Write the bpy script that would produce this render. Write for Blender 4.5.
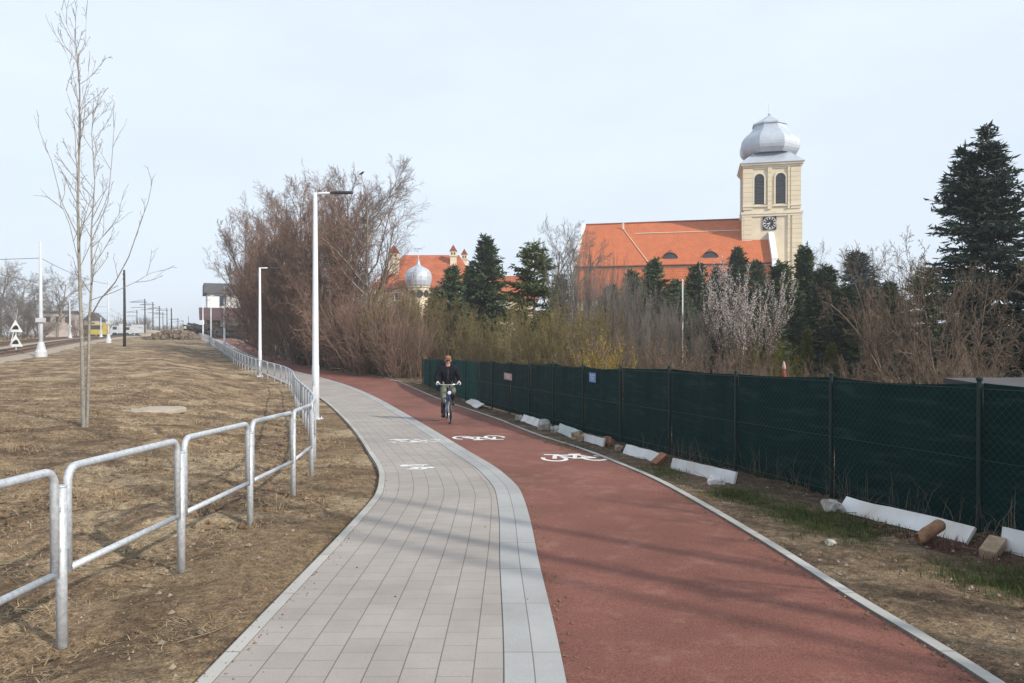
import bpy, bmesh, math, random
import numpy as np
from mathutils import Vector, Matrix, noise
from math import radians as R, sin, cos, pi, sqrt

for o in list(bpy.data.objects): bpy.data.objects.remove(o)
sc = bpy.context.scene
col = sc.collection

# ------------------------------------------------------------------ camera, sky, sun, exposure
FOC, HOR, EYE = 740.0, 335.0, 1.75
cam = bpy.data.cameras.new('camera'); camo = bpy.data.objects.new('camera', cam); col.objects.link(camo)
cam.sensor_width = 36; cam.lens = FOC*36/1024; cam.clip_start = .1; cam.clip_end = 6000
camo.location = (0, 0, EYE); camo.rotation_euler = (R(90)-math.atan(6.5/FOC), 0, 0)
sc.camera = camo
SUN_EL, SUN_AZ = R(30), math.atan2(.78, -.62)          # azimuth measured from +Y towards +X
w = bpy.data.worlds.new('World'); sc.world = w; w.use_nodes = True
nt = w.node_tree; nt.nodes.clear()
out = nt.nodes.new('ShaderNodeOutputWorld'); bg = nt.nodes.new('ShaderNodeBackground')
sky = nt.nodes.new('ShaderNodeTexSky'); sky.sky_type = 'NISHITA'; sky.sun_disc = False
sky.sun_elevation = SUN_EL; sky.sun_rotation = SUN_AZ
sky.air_density = 1.0; sky.dust_density = 2.0; sky.ozone_density = 1.0
mx = nt.nodes.new('ShaderNodeMix'); mx.data_type = 'RGBA'; mx.inputs[0].default_value = .84   # thin bright overcast veil over the sky
mx.inputs[7].default_value = (7.8, 8.75, 9.85, 1)
tcw = nt.nodes.new('ShaderNodeTexCoord'); mpw = nt.nodes.new('ShaderNodeMapping'); mpw.inputs['Scale'].default_value = (1.6, 1.6, 5.0); nt.links.new(tcw.outputs['Generated'], mpw.inputs[0])
nzw = nt.nodes.new('ShaderNodeTexNoise'); nzw.inputs['Scale'].default_value = 1.5; nzw.inputs['Detail'].default_value = 5; nt.links.new(mpw.outputs[0], nzw.inputs['Vector'])
mrw = nt.nodes.new('ShaderNodeMapRange'); mrw.inputs[1].default_value = .3; mrw.inputs[2].default_value = .7; mrw.inputs[3].default_value = .82; mrw.inputs[4].default_value = .96
nt.links.new(nzw.outputs['Fac'], mrw.inputs[0]); nt.links.new(mrw.outputs[0], mx.inputs[0])
nt.links.new(sky.outputs[0], mx.inputs[6]); nt.links.new(mx.outputs[2], bg.inputs[0])
bg.inputs[1].default_value = .1
nt.links.new(bg.outputs[0], out.inputs[0])
sl = bpy.data.lights.new('sun', 'SUN'); so = bpy.data.objects.new('sun', sl); col.objects.link(so)
sl.energy = 4.4; sl.angle = R(1.0); sl.color = (1, .93, .82)
sdir = Vector((sin(SUN_AZ)*cos(SUN_EL), cos(SUN_AZ)*cos(SUN_EL), sin(SUN_EL)))
so.rotation_euler = sdir.to_track_quat('Z', 'Y').to_euler()
vs = sc.view_settings; vs.view_transform = 'Standard'; vs.look = 'None'; vs.exposure = 0.2; vs.gamma = 1; vs.use_curve_mapping = False

# ------------------------------------------------------------------ helpers
def tag(o, label=None, cat=None, group=None, kind=None):
    if label: o['label'] = label
    if cat: o['category'] = cat
    if group: o['group'] = group
    if kind: o['kind'] = kind
    return o
def empty(name, loc=(0,0,0), rz=0):
    o = bpy.data.objects.new(name, None); col.objects.link(o); o.location = loc; o.rotation_euler = (0,0,rz)
    o.empty_display_size = .2
    return o
KIDS = {}
def setparent(o, p):
    o.parent = p; KIDS.setdefault(p.name, []).append(o)
def copy_tree(o, parent=None):
    c = o.copy(); col.objects.link(c)
    if parent is not None: setparent(c, parent)
    for ch in KIDS.get(o.name, []): copy_tree(ch, c)
    return c

class MB:
    def __init__(s): s.v = []; s.f = []; s.uv = None
    def quad(s, a, b, c, d):
        n = len(s.v); s.v += [tuple(a), tuple(b), tuple(c), tuple(d)]; s.f.append((n, n+1, n+2, n+3))
    def tri(s, a, b, c):
        n = len(s.v); s.v += [tuple(a), tuple(b), tuple(c)]; s.f.append((n, n+1, n+2))
    def box(s, c, d, rz=0, M=None):
        n = len(s.v); x, y, z = d[0]/2, d[1]/2, d[2]/2
        for dx, dy, dz in ((-x,-y,-z),(x,-y,-z),(x,y,-z),(-x,y,-z),(-x,-y,z),(x,-y,z),(x,y,z),(-x,y,z)):
            if M is not None: p = M @ Vector((dx,dy,dz)); s.v.append((c[0]+p.x, c[1]+p.y, c[2]+p.z))
            else: s.v.append((c[0]+dx*cos(rz)-dy*sin(rz), c[1]+dx*sin(rz)+dy*cos(rz), c[2]+dz))
        for q in ((0,3,2,1),(4,5,6,7),(0,1,5,4),(1,2,6,5),(2,3,7,6),(3,0,4,7)): s.f.append(tuple(n+i for i in q))
    def tube(s, pts, rad, n=6, cap=True, closed=False):
        pts = [Vector(p) for p in pts]; m = len(pts)
        if not hasattr(rad, '__len__'): rad = [rad]*m
        base = len(s.v); prev = None
        for i, p in enumerate(pts):
            if closed: t = pts[(i+1)%m]-pts[i-1]
            else: t = pts[min(i+1, m-1)]-pts[max(i-1, 0)]
            if t.length < 1e-9: t = Vector((0,0,1))
            t.normalize()
            if prev is None:
                a = t.cross(Vector((0,0,1)) if abs(t.z) < .9 else Vector((1,0,0)))
            else:
                a = prev - t*prev.dot(t)
                if a.length < 1e-6: a = t.cross(Vector((1,0,0)))
            a.normalize(); prev = a; b = t.cross(a)
            for k in range(n):
                g = 2*pi*k/n; q = p+(a*cos(g)+b*sin(g))*rad[i]; s.v.append((q.x,q.y,q.z))
        for i in range(m if closed else m-1):
            j = (i+1) % m
            for k in range(n):
                l = (k+1) % n
                s.f.append((base+i*n+k, base+i*n+l, base+j*n+l, base+j*n+k))
        if cap and not closed:
            s.f.append(tuple(base+k for k in range(n))[::-1]); s.f.append(tuple(base+(m-1)*n+k for k in range(n)))
    def lathe(s, prof, n=24, c=(0,0,0), ph=0, sx=1, sy=1):
        base = len(s.v)
        for r, z in prof:
            for k in range(n):
                a = ph+2*pi*k/n; s.v.append((c[0]+r*cos(a)*sx, c[1]+r*sin(a)*sy, c[2]+z))
        for i in range(len(prof)-1):
            for k in range(n):
                l = (k+1) % n; s.f.append((base+i*n+k, base+i*n+l, base+(i+1)*n+l, base+(i+1)*n+k))
        s.f.append(tuple(base+k for k in range(n))[::-1]); s.f.append(tuple(base+(len(prof)-1)*n+k for k in range(n)))
    def prism(s, poly, d0, d1):          # poly of 3d points at d0 offset vec, extruded to d1
        n = len(poly); b = len(s.v); d0, d1 = Vector(d0), Vector(d1)
        for p in poly: q = Vector(p)+d0; s.v.append(tuple(q))
        for p in poly: q = Vector(p)+d1; s.v.append(tuple(q))
        s.f.append(tuple(b+i for i in range(n))[::-1]); s.f.append(tuple(b+n+i for i in range(n)))
        for i in range(n): j = (i+1) % n; s.f.append((b+i, b+j, b+n+j, b+n+i))
    def build(s, name, mat, parent=None, smooth=False, bevel=0):
        me = bpy.data.meshes.new(name); me.from_pydata(s.v, [], s.f); me.update()
        if s.uv is not None:
            ul = me.uv_layers.new(name='UVMap')
            li = np.zeros(len(me.loops), dtype=np.int32); me.loops.foreach_get('vertex_index', li)
            ul.data.foreach_set('uv', np.asarray(s.uv, dtype=np.float32)[li].ravel())
        if smooth: me.polygons.foreach_set('use_smooth', [True]*len(me.polygons))
        o = bpy.data.objects.new(name, me); col.objects.link(o); me.materials.append(mat)
        if parent is not None: setparent(o, parent)
        if bevel:
            b = o.modifiers.new('bevel', 'BEVEL'); b.width = bevel; b.segments = 2; b.limit_method = 'ANGLE'
        return o

# ------------------------------------------------------------------ materials
def mat(name, c, rough=.8, var=.25, scale=6., c2=None, metal=0, bump=0, bscale=None, coords='Object', spec=.3, detail=5, trans=0, perobj=0):
    m = bpy.data.materials.new(name); m.use_nodes = True; N = m.node_tree.nodes; L = m.node_tree.links
    b = N['Principled BSDF']; b.inputs['Roughness'].default_value = rough; b.inputs['Metallic'].default_value = metal
    b.inputs['Specular IOR Level'].default_value = spec
    if coords == 'World': g = N.new('ShaderNodeNewGeometry'); cs = g.outputs['Position']
    else: g = N.new('ShaderNodeTexCoord'); cs = g.outputs[coords]
    n = N.new('ShaderNodeTexNoise'); n.inputs['Scale'].default_value = scale; n.inputs['Detail'].default_value = detail
    L.new(cs, n.inputs['Vector'])
    r = N.new('ShaderNodeValToRGB'); L.new(n.outputs['Fac'], r.inputs[0])
    r.color_ramp.elements[0].position = .3; r.color_ramp.elements[1].position = .7
    a = [max(0, x*(1-var)) for x in c]; d = [min(1, x*(1+var)) for x in c] if c2 is None else c2
    if c2 is not None: a = c
    r.color_ramp.elements[0].color = (*a, 1); r.color_ramp.elements[1].color = (*d, 1)
    o = r.outputs[0]
    if perobj:
        oi = N.new('ShaderNodeObjectInfo'); h = N.new('ShaderNodeHueSaturation')
        mr = N.new('ShaderNodeMapRange'); mr.inputs[3].default_value = 1-perobj; mr.inputs[4].default_value = 1+perobj
        L.new(oi.outputs['Random'], mr.inputs[0]); L.new(mr.outputs[0], h.inputs['Value']); L.new(o, h.inputs['Color']); o = h.outputs[0]
    L.new(o, b.inputs['Base Color'])
    if bump:
        bn = N.new('ShaderNodeBump'); bn.inputs['Strength'].default_value = bump; bn.inputs['Distance'].default_value = .02
        if bscale:
            n2 = N.new('ShaderNodeTexNoise'); n2.inputs['Scale'].default_value = bscale; n2.inputs['Detail'].default_value = 4; L.new(cs, n2.inputs['Vector']); L.new(n2.outputs['Fac'], bn.inputs['Height'])
        else: L.new(n.outputs['Fac'], bn.inputs['Height'])
        L.new(bn.outputs[0], b.inputs['Normal'])
    if trans:
        t = N.new('ShaderNodeBsdfTranslucent'); L.new(o, t.inputs[0]); ms = N.new('ShaderNodeMixShader'); ms.inputs[0].default_value = trans
        L.new(b.outputs[0], ms.inputs[1]); L.new(t.outputs[0], ms.inputs[2]); L.new(ms.outputs[0], N['Material Output'].inputs[0])
    return m

M = {}
M['galv'] = mat('galvanised_steel', (.50,.53,.57), .5, .2, 38, metal=.4, spec=.5, bump=.05)
M['lampgrey'] = mat('lamp_grey', (.68,.71,.76), .4, .06, 3, metal=.15, spec=.5)
M['lamphead'] = mat('lamp_head', (.05,.05,.055), .4, .1, 5)
M['bark'] = mat('bark_grey', (.19,.16,.13), .9, .35, 9, bump=.5, bscale=30, perobj=.15)
M['bark_brown'] = mat('bark_brown', (.115,.088,.068), .9, .3, 9, perobj=.2)
M['twig_red'] = mat('twig_reddish', (.185,.115,.086), .9, .3, 1.2, perobj=.22)
M['twig_grey'] = mat('twig_grey', (.155,.133,.117), .9, .3, 1.0, perobj=.2)
M['twig_brown'] = mat('twig_brown', (.115,.083,.060), .9, .35, 1.5, perobj=.25)
M['twig_olive'] = mat('twig_olive', (.15,.115,.06), .9, .35, 1.5, perobj=.2)
M['sapling'] = mat('sapling_bark', (.23,.215,.19), .8, .25, 18, bump=.3)
M['needle'] = mat('spruce_needles', (.026,.046,.026), .75, .0, 1.3, c2=(.092,.122,.052), perobj=.32, trans=.12, spec=.2)
M['needle_dark'] = mat('dark_spruce_needles', (.016,.030,.024), .75, .0, 1.3, c2=(.044,.064,.044), perobj=.15, trans=.1, spec=.2)
M['needle_fresh'] = mat('fresh_green_needles', (.030,.050,.014), .75, .0, 1.4, c2=(.085,.105,.026), perobj=.15, trans=.2, spec=.2)
M['needle_blue'] = mat('blue_spruce_needles', (.035,.055,.058), .75, .0, 1.4, c2=(.075,.105,.108), perobj=.15, trans=.1, spec=.2)
M['needle_gold'] = mat('golden_conifer_needles', (.075,.08,.015), .75, .0, 1.6, c2=(.16,.15,.026), perobj=.15, trans=.2, spec=.2)
M['bud'] = mat('olive_buds', (.12,.10,.03), .8, .0, 1.2, c2=(.235,.19,.06), perobj=.2, trans=.3)
M['forsythia'] = mat('yellow_blossom', (.45,.30,.02), .8, .0, 2, c2=(.62,.44,.04), trans=.3)
M['blossom'] = mat('pale_blossom', (.58,.50,.49), .8, .0, 2.5, c2=(.88,.83,.82), trans=.3)
M['straw'] = mat('dry_straw', (.31,.235,.145), .9, .45, 3, coords='World')
M['straw2'] = mat('matted_straw', (.27,.20,.125), .9, .6, 14, coords='World')
M['deadstem'] = mat('dead_stems', (.15,.11,.072), .9, .4, 1.5, coords='World')
M['grass'] = mat('green_grass', (.055,.078,.024), .8, .0, 2, c2=(.115,.128,.042), coords='World', trans=.25)
M['redweed'] = mat('red_creeping_weed', (.10,.045,.035), .85, .4, 4, coords='World')
M['stone'] = mat('rubble_stone', (.36,.34,.31), .9, .3, 8, bump=.5)
M['pebble'] = mat('pebble_stone', (.22,.18,.14), .9, .45, 5, coords='World')
M['whiteboard'] = mat('white_board', (.50,.47,.43), .65, .07, 2.2, c2=(.70,.71,.73), bump=.1, coords='World', detail=9)
M['greenslab'] = mat('pale_green_slab', (.40,.46,.44), .75, .15, 5)
M['brickred'] = mat('brick_red', (.27,.13,.075), .9, .3, 12, bump=.3)
M['wood'] = mat('weathered_wood', (.30,.22,.15), .85, .3, 14, bump=.3)
M['log'] = mat('log_bark', (.24,.13,.075), .85, .35, 14, bump=.4)
M['slab'] = mat('concrete_slab', (.36,.31,.25), .9, .2, 4, bump=.4, bscale=30)
M['orange'] = mat('orange_paint', (.65,.2,.05), .6, .1)
M['white'] = mat('white_plaster', (.68,.68,.67), .8, .08, 1.5)
M['glass'] = mat('window_dark', (.03,.035,.045), .15, .3, 1, spec=.5)
M['cream'] = mat('cream_render', (.62,.54,.41), .85, .12, .8, bump=.1)
M['cream_trim'] = mat('cream_trim', (.66,.59,.47), .85, .08, 1.2)
M['zinc'] = mat('zinc_sheet', (.42,.46,.52), .45, .1, 1.5, metal=.25, spec=.5)
M['sleeper'] = mat('old_sleepers', (.15,.115,.09), .9, .3, 2)
M['rail_rust'] = mat('rail_rust', (.13,.085,.06), .7, .3, 2)
M['ballast'] = mat('ballast', (.30,.25,.20), .95, .35, 9, coords='World', bump=.8)
M['woodpole'] = mat('tarred_pole', (.045,.036,.032), .9, .3, 6)
M['mastwhite'] = mat('mast_grey', (.48,.50,.53), .5, .1, 2)
M['wire'] = mat('wire_metal', (.12,.12,.13), .6, .1)
M['yellow'] = mat('yellow_paint', (.45,.34,.05), .5, .1)
M['pink'] = mat('pinkish_render', (.40,.34,.32), .85, .12, 1)
M['darkroof'] = mat('dark_roof', (.07,.066,.07), .85, .2, 1.5)
M['canopy'] = mat('maroon_canopy', (.075,.045,.045), .85, .2, 1)
M['brickdark'] = mat('dark_brick', (.16,.07,.06), .9, .25, 3)
M['junk'] = mat('dark_timber', (.045,.038,.036), .9, .4, 1.5)
M['rubble'] = mat('soil_rubble', (.15,.115,.085), .95, .45, 2.5, bump=.8)
M['red'] = mat('red_paint', (.2,.035,.025), .6, .2)
M['whitepaint'] = mat('white_road_paint', (.66,.66,.65), .8, .12, 14, coords='World')
def wornpaint():
    m = M['whitepaint']; N = m.node_tree.nodes; L = m.node_tree.links; b = N['Principled BSDF']; src = b.inputs['Base Color'].links[0].from_socket
    g = N.new('ShaderNodeNewGeometry'); n = N.new('ShaderNodeTexNoise'); n.inputs['Scale'].default_value = 38; n.inputs['Detail'].default_value = 6; n.inputs['Roughness'].default_value = .7; L.new(g.outputs['Position'], n.inputs['Vector'])
    q = N.new('ShaderNodeMapRange'); q.inputs[1].default_value = .54; q.inputs[2].default_value = .64; q.inputs[4].default_value = .75; L.new(n.outputs['Fac'], q.inputs[0])
    x = N.new('ShaderNodeMix'); x.data_type = 'RGBA'; x.inputs[7].default_value = (.26,.15,.125,1); L.new(q.outputs[0], x.inputs[0]); L.new(src, x.inputs[6]); L.new(x.outputs[2], b.inputs['Base Color'])
wornpaint()
M['black'] = mat('black_paint', (.02,.02,.022), .5, .2)

def brickmat(name, c1, c2, mortar, bw, bh, ms, coords='UV', rough=.85, offset=.5, bump=.25, big=.15, scale=1.0):
    m = bpy.data.materials.new(name); m.use_nodes = True; N = m.node_tree.nodes; L = m.node_tree.links
    b = N['Principled BSDF']; b.inputs['Roughness'].default_value = rough; b.inputs['Specular IOR Level'].default_value = .25
    tc = N.new('ShaderNodeTexCoord'); t = N.new('ShaderNodeTexBrick'); L.new(tc.outputs[coords], t.inputs['Vector'])
    t.inputs['Color1'].default_value = (*c1,1); t.inputs['Color2'].default_value = (*c2,1); t.inputs['Mortar'].default_value = (*mortar,1)
    t.inputs['Scale'].default_value = scale; t.inputs['Mortar Size'].default_value = ms; t.inputs['Mortar Smooth'].default_value = .3
    t.inputs['Brick Width'].default_value = bw; t.inputs['Row Height'].default_value = bh; t.offset = offset
    g = N.new('ShaderNodeNewGeometry'); n = N.new('ShaderNodeTexNoise'); n.inputs['Scale'].default_value = .9; n.inputs['Detail'].default_value = 8; n.inputs['Roughness'].default_value = .65
    L.new(g.outputs['Position'], n.inputs['Vector'])
    mr = N.new('ShaderNodeMapRange'); mr.inputs[1].default_value = .3; mr.inputs[2].default_value = .7; mr.inputs[3].default_value = 1-big; mr.inputs[4].default_value = 1+big
    L.new(n.outputs['Fac'], mr.inputs[0])
    n3 = N.new('ShaderNodeTexNoise'); n3.inputs['Scale'].default_value = 160; n3.inputs['Detail'].default_value = 2; L.new(g.outputs['Position'], n3.inputs['Vector'])
    mr3 = N.new('ShaderNodeMapRange'); mr3.inputs[1].default_value = .3; mr3.inputs[2].default_value = .7; mr3.inputs[3].default_value = .9; mr3.inputs[4].default_value = 1.1
    L.new(n3.outputs['Fac'], mr3.inputs[0])
    mu0 = N.new('ShaderNodeMath'); mu0.operation = 'MULTIPLY'; L.new(mr.outputs[0], mu0.inputs[0]); L.new(mr3.outputs[0], mu0.inputs[1])
    hs = N.new('ShaderNodeHueSaturation'); L.new(t.outputs['Color'], hs.inputs['Color']); L.new(mu0.outputs[0], hs.inputs['Value'])
    L.new(hs.outputs[0], b.inputs['Base Color'])
    bn = N.new('ShaderNodeBump'); bn.inputs['Strength'].default_value = bump; bn.inputs['Distance'].default_value = .01; bn.invert = True
    L.new(t.outputs['Fac'], bn.inputs['Height']); L.new(bn.outputs[0], b.inputs['Normal'])
    return m
M['paver'] = brickmat('paver_blocks', (.292,.264,.242), (.318,.288,.266), (.19,.172,.157), .2, .183, .0032)
def longjoint(m):
    N = m.node_tree.nodes; L = m.node_tree.links; b = N['Principled BSDF']; src = b.inputs['Base Color'].links[0].from_socket
    tc = N.new('ShaderNodeTexCoord'); t = N.new('ShaderNodeTexBrick'); L.new(tc.outputs['UV'], t.inputs['Vector'])
    t.inputs['Scale'].default_value = 1; t.inputs['Brick Width'].default_value = 4000; t.inputs['Row Height'].default_value = .183; t.inputs['Mortar Size'].default_value = .004; t.inputs['Mortar Smooth'].default_value = .2
    x = N.new('ShaderNodeMix'); x.data_type = 'RGBA'; x.blend_type = 'MULTIPLY'; x.inputs[7].default_value = (.70,.69,.68,1)
    L.new(t.outputs['Fac'], x.inputs[0]); L.new(src, x.inputs[6]); L.new(x.outputs[2], b.inputs['Base Color'])
longjoint(M['paver'])
M['gutter'] = brickmat('kerb_blocks', (.30,.30,.298), (.335,.335,.333), (.15,.145,.14), .8, .155, .004, offset=.0)
M['edging'] = brickmat('edging_blocks', (.33,.32,.30), (.40,.39,.37), (.16,.15,.14), 1.0, .5, .006, offset=0)
M['rooftile'] = brickmat('orange_roof_tiles', (.44,.125,.05), (.51,.15,.06), (.28,.08,.035), .28, .32, .03, bump=.4, big=.12)
M['oldtile'] = brickmat('old_roof_tiles', (.36,.105,.05), (.44,.135,.065), (.22,.07,.04), .28, .32, .03, bump=.4, big=.25)
M['rustic'] = brickmat('banded_render', (.62,.54,.405), (.66,.575,.435), (.38,.32,.23), 60, .62, .035, coords='UV', offset=0, bump=.3, big=.08)

def asphalt():
    m = bpy.data.materials.new('red_asphalt'); m.use_nodes = True; N = m.node_tree.nodes; L = m.node_tree.links
    b = N['Principled BSDF']; b.inputs['Roughness'].default_value = .85; b.inputs['Specular IOR Level'].default_value = .3
    g = N.new('ShaderNodeNewGeometry')
    def nz(s, d=3, r=.5):
        n = N.new('ShaderNodeTexNoise'); n.inputs['Scale'].default_value = s; n.inputs['Detail'].default_value = d; n.inputs['Roughness'].default_value = r; L.new(g.outputs['Position'], n.inputs['Vector']); return n
    fine = nz(85, 4, .8); big = nz(.55, 7, .65); dust = nz(2.2, 8, .75)
    r = N.new('ShaderNodeValToRGB'); L.new(fine.outputs['Fac'], r.inputs[0])
    e = r.color_ramp.elements; e[0].position = .3; e[0].color = (.085,.030,.023,1); e[1].position = .72; e[1].color = (.29,.125,.098,1)
    k = r.color_ramp.elements.new(.5); k.color = (.168,.065,.047,1)
    mr = N.new('ShaderNodeMapRange'); mr.inputs[1].default_value = .3; mr.inputs[2].default_value = .7; mr.inputs[3].default_value = .72; mr.inputs[4].default_value = 1.25; L.new(big.outputs['Fac'], mr.inputs[0])
    hs = N.new('ShaderNodeHueSaturation'); L.new(r.outputs[0], hs.inputs['Color']); L.new(mr.outputs[0], hs.inputs['Value'])
    d = N.new('ShaderNodeMapRange'); d.inputs[1].default_value = .53; d.inputs[2].default_value = .74; d.inputs[3].default_value = 0; d.inputs[4].default_value = .5; L.new(dust.outputs['Fac'], d.inputs[0])
    mx = N.new('ShaderNodeMix'); mx.data_type = 'RGBA'; mx.inputs[7].default_value = (.30,.18,.14,1); L.new(d.outputs[0], mx.inputs[0]); L.new(hs.outputs[0], mx.inputs[6])
    L.new(mx.outputs[2], b.inputs['Base Color'])
    bn = N.new('ShaderNodeBump'); bn.inputs['Strength'].default_value = .5; bn.inputs['Distance'].default_value = .006; L.new(fine.outputs['Fac'], bn.inputs['Height']); L.new(bn.outputs[0], b.inputs['Normal'])
    return m
M['asphalt'] = asphalt()

def groundmat():
    m = bpy.data.materials.new('dirt_ground'); m.use_nodes = True; N = m.node_tree.nodes; L = m.node_tree.links
    b = N['Principled BSDF']; b.inputs['Roughness'].default_value = .95; b.inputs['Specular IOR Level'].default_value = .15
    g = N.new('ShaderNodeNewGeometry')
    def nz(s, d=6, r=.6, dist=0):
        n = N.new('ShaderNodeTexNoise'); n.inputs['Scale'].default_value = s; n.inputs['Detail'].default_value = d; n.inputs['Roughness'].default_value = r; n.inputs['Distortion'].default_value = dist
        L.new(g.outputs['Position'], n.inputs['Vector']); return n
    def mix(f, a, bcol):
        x = N.new('ShaderNodeMix'); x.data_type = 'RGBA'; L.new(f, x.inputs[0]); L.new(a, x.inputs[6]); x.inputs[7].default_value = (*bcol,1); return x.outputs[2]
    def ramp(n, a, b2, top=1):
        q = N.new('ShaderNodeMapRange'); q.inputs[1].default_value = a; q.inputs[2].default_value = b2; q.inputs[4].default_value = top; q.clamp = True; L.new(n.outputs['Fac'], q.inputs[0]); return q.outputs[0]
    n1 = nz(1.1, 9, .7, .4); n2 = nz(.33, 6, .6); n3 = nz(14, 6, .7); n4 = nz(.8, 7, .65, 1.0); n5 = nz(60, 3, .7); n6 = nz(2.6, 8, .7, .6)
    r = N.new('ShaderNodeValToRGB'); L.new(n1.outputs['Fac'], r.inputs[0]); e = r.color_ramp.elements
    e[0].position = .36; e[0].color = (.10,.068,.043,1); e[1].position = .64; e[1].color = (.37,.275,.175,1)
    k = e.new(.5); k.color = (.24,.168,.103,1)
    c = r.outputs[0]
    c = mix(ramp(n2, .5, .62, .7), c, (.42,.33,.215))      # sandy, straw-covered areas
    c = mix(ramp(n4, .51, .58, .85), c, (.115,.078,.052))    # dark bare soil
    c = mix(ramp(n6, .60, .72, .55), c, (.14,.125,.045))     # moss
    def attr(nm, n_, lo, hi, top):
        a = N.new('ShaderNodeAttribute'); a.attribute_name = nm
        ml = N.new('ShaderNodeMath'); ml.operation = 'MULTIPLY'; L.new(a.outputs['Fac'], ml.inputs[0]); L.new(ramp(n_, lo, hi, top), ml.inputs[1]); return ml.outputs[0]
    c = mix(attr('soil', n6, .3, .5, .9), c, (.085,.060,.045))
    c = mix(attr('moss', n1, .45, .58, .6), c, (.15,.105,.055))
    c = mix(attr('moss', n2, .52, .62, .75), c, (.40,.31,.20))
    mr = N.new('ShaderNodeMapRange'); mr.inputs[1].default_value = .28; mr.inputs[2].default_value = .72; mr.inputs[3].default_value = .38; mr.inputs[4].default_value = 1.55; L.new(n3.outputs['Fac'], mr.inputs[0])
    mr5 = N.new('ShaderNodeMapRange'); mr5.inputs[1].default_value = .3; mr5.inputs[2].default_value = .7; mr5.inputs[3].default_value = .4; mr5.inputs[4].default_value = 1.6; L.new(n5.outputs['Fac'], mr5.inputs[0])
    mu = N.new('ShaderNodeMath'); mu.operation = 'MULTIPLY'; L.new(mr.outputs[0], mu.inputs[0]); L.new(mr5.outputs[0], mu.inputs[1])
    hs = N.new('ShaderNodeHueSaturation'); L.new(c, hs.inputs['Color']); L.new(mu.outputs[0], hs.inputs['Value'])
    L.new(hs.outputs[0], b.inputs['Base Color'])
    ad = N.new('ShaderNodeMath'); ad.operation = 'ADD'; L.new(n3.outputs['Fac'], ad.inputs[0]); L.new(n5.outputs['Fac'], ad.inputs[1])
    bn = N.new('ShaderNodeBump'); bn.inputs['Strength'].default_value = .9; bn.inputs['Distance'].default_value = .03; L.new(ad.outputs[0], bn.inputs['Height']); L.new(bn.outputs[0], b.inputs['Normal'])
    return m
M['ground'] = groundmat()

def netmat(name, c):
    m = bpy.data.materials.new(name); m.use_nodes = True; N = m.node_tree.nodes; L = m.node_tree.links
    b = N['Principled BSDF']; b.inputs['Roughness'].default_value = .8; b.inputs['Specular IOR Level'].default_value = .12
    tc = N.new('ShaderNodeTexCoord'); mp = N.new('ShaderNodeMapping'); mp.inputs['Scale'].default_value = (1.2, 1.2, 40); L.new(tc.outputs['Object'], mp.inputs[0])
    n = N.new('ShaderNodeTexNoise'); n.inputs['Scale'].default_value = 1; n.inputs['Detail'].default_value = 3; L.new(mp.outputs[0], n.inputs['Vector'])
    r = N.new('ShaderNodeValToRGB'); L.new(n.outputs['Fac'], r.inputs[0]); e = r.color_ramp.elements
    e[0].position = .3; e[0].color = (c[0]*.75,c[1]*.75,c[2]*.75,1); e[1].position = .72; e[1].color = (c[0]*1.35,c[1]*1.35,c[2]*1.35,1)
    mp2 = N.new('ShaderNodeMapping'); mp2.inputs['Scale'].default_value = (.9, .9, 7); L.new(tc.outputs['Object'], mp2.inputs[0])
    n2 = N.new('ShaderNodeTexNoise'); n2.inputs['Scale'].default_value = 1.4; n2.inputs['Detail'].default_value = 6; n2.inputs['Roughness'].default_value = .7; L.new(mp2.outputs[0], n2.inputs['Vector'])
    q = N.new('ShaderNodeMapRange'); q.inputs[1].default_value = .52; q.inputs[2].default_value = .70; q.inputs[4].default_value = .6; L.new(n2.outputs['Fac'], q.inputs[0])
    x = N.new('ShaderNodeMix'); x.data_type = 'RGBA'; x.inputs[7].default_value = (.045,.07,.07,1); L.new(q.outputs[0], x.inputs[0]); L.new(r.outputs[0], x.inputs[6])
    L.new(x.outputs[2], b.inputs['Base Color'])
    t = N.new('ShaderNodeBsdfTranslucent'); t.inputs[0].default_value = (c[0],c[1]*1.5,c[2]*1.5,1); ms = N.new('ShaderNodeMixShader'); ms.inputs[0].default_value = .25
    L.new(b.outputs[0], ms.inputs[1]); L.new(t.outputs[0], ms.inputs[2]); L.new(ms.outputs[0], N['Material Output'].inputs[0])
    return m
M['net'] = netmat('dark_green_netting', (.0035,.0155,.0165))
M['net_lit'] = netmat('lit_green_netting', (.006,.033,.032))  # same netting, with the light some far bays catch painted into its colour
M['fencegreen'] = mat('green_fence_steel', (.008,.022,.020), .5, .2, 8, spec=.4)

# ------------------------------------------------------------------ terrain
def pchip(xs, ys):
    xs = np.array(xs, float); ys = np.array(ys, float); h = np.diff(xs); d = np.diff(ys)/h
    m = np.zeros_like(xs); m[0] = d[0]; m[-1] = d[-1]
    for i in range(1, len(xs)-1):
        if d[i-1]*d[i] > 0:
            w1 = 2*h[i]+h[i-1]; w2 = h[i]+2*h[i-1]; m[i] = (w1+w2)/(w1/d[i-1]+w2/d[i])
    def f(q):
        q = np.asarray(q, float); i = np.clip(np.searchsorted(xs, q)-1, 0, len(xs)-2); t = np.clip((q-xs[i])/h[i], 0, 1)
        return (2*t**3-3*t**2+1)*ys[i]+(t**3-2*t**2+t)*h[i]*m[i]+(-2*t**3+3*t**2)*ys[i+1]+(t**3-t**2)*h[i]*m[i+1]
    return f
P = pchip([-60,0,4,7,11,19,28,34,42,67,98,118,160,400,4000],[.2,.1,0,-.1,-.24,-.52,-.74,-.78,-.6,0,.75,1.1,1.35,1.5,1.55])
Lf = pchip([-60,20,40,51,79,118,160,400,4000],[.0,.0,.1,.2,.68,1.1,1.35,1.5,1.55])
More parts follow.
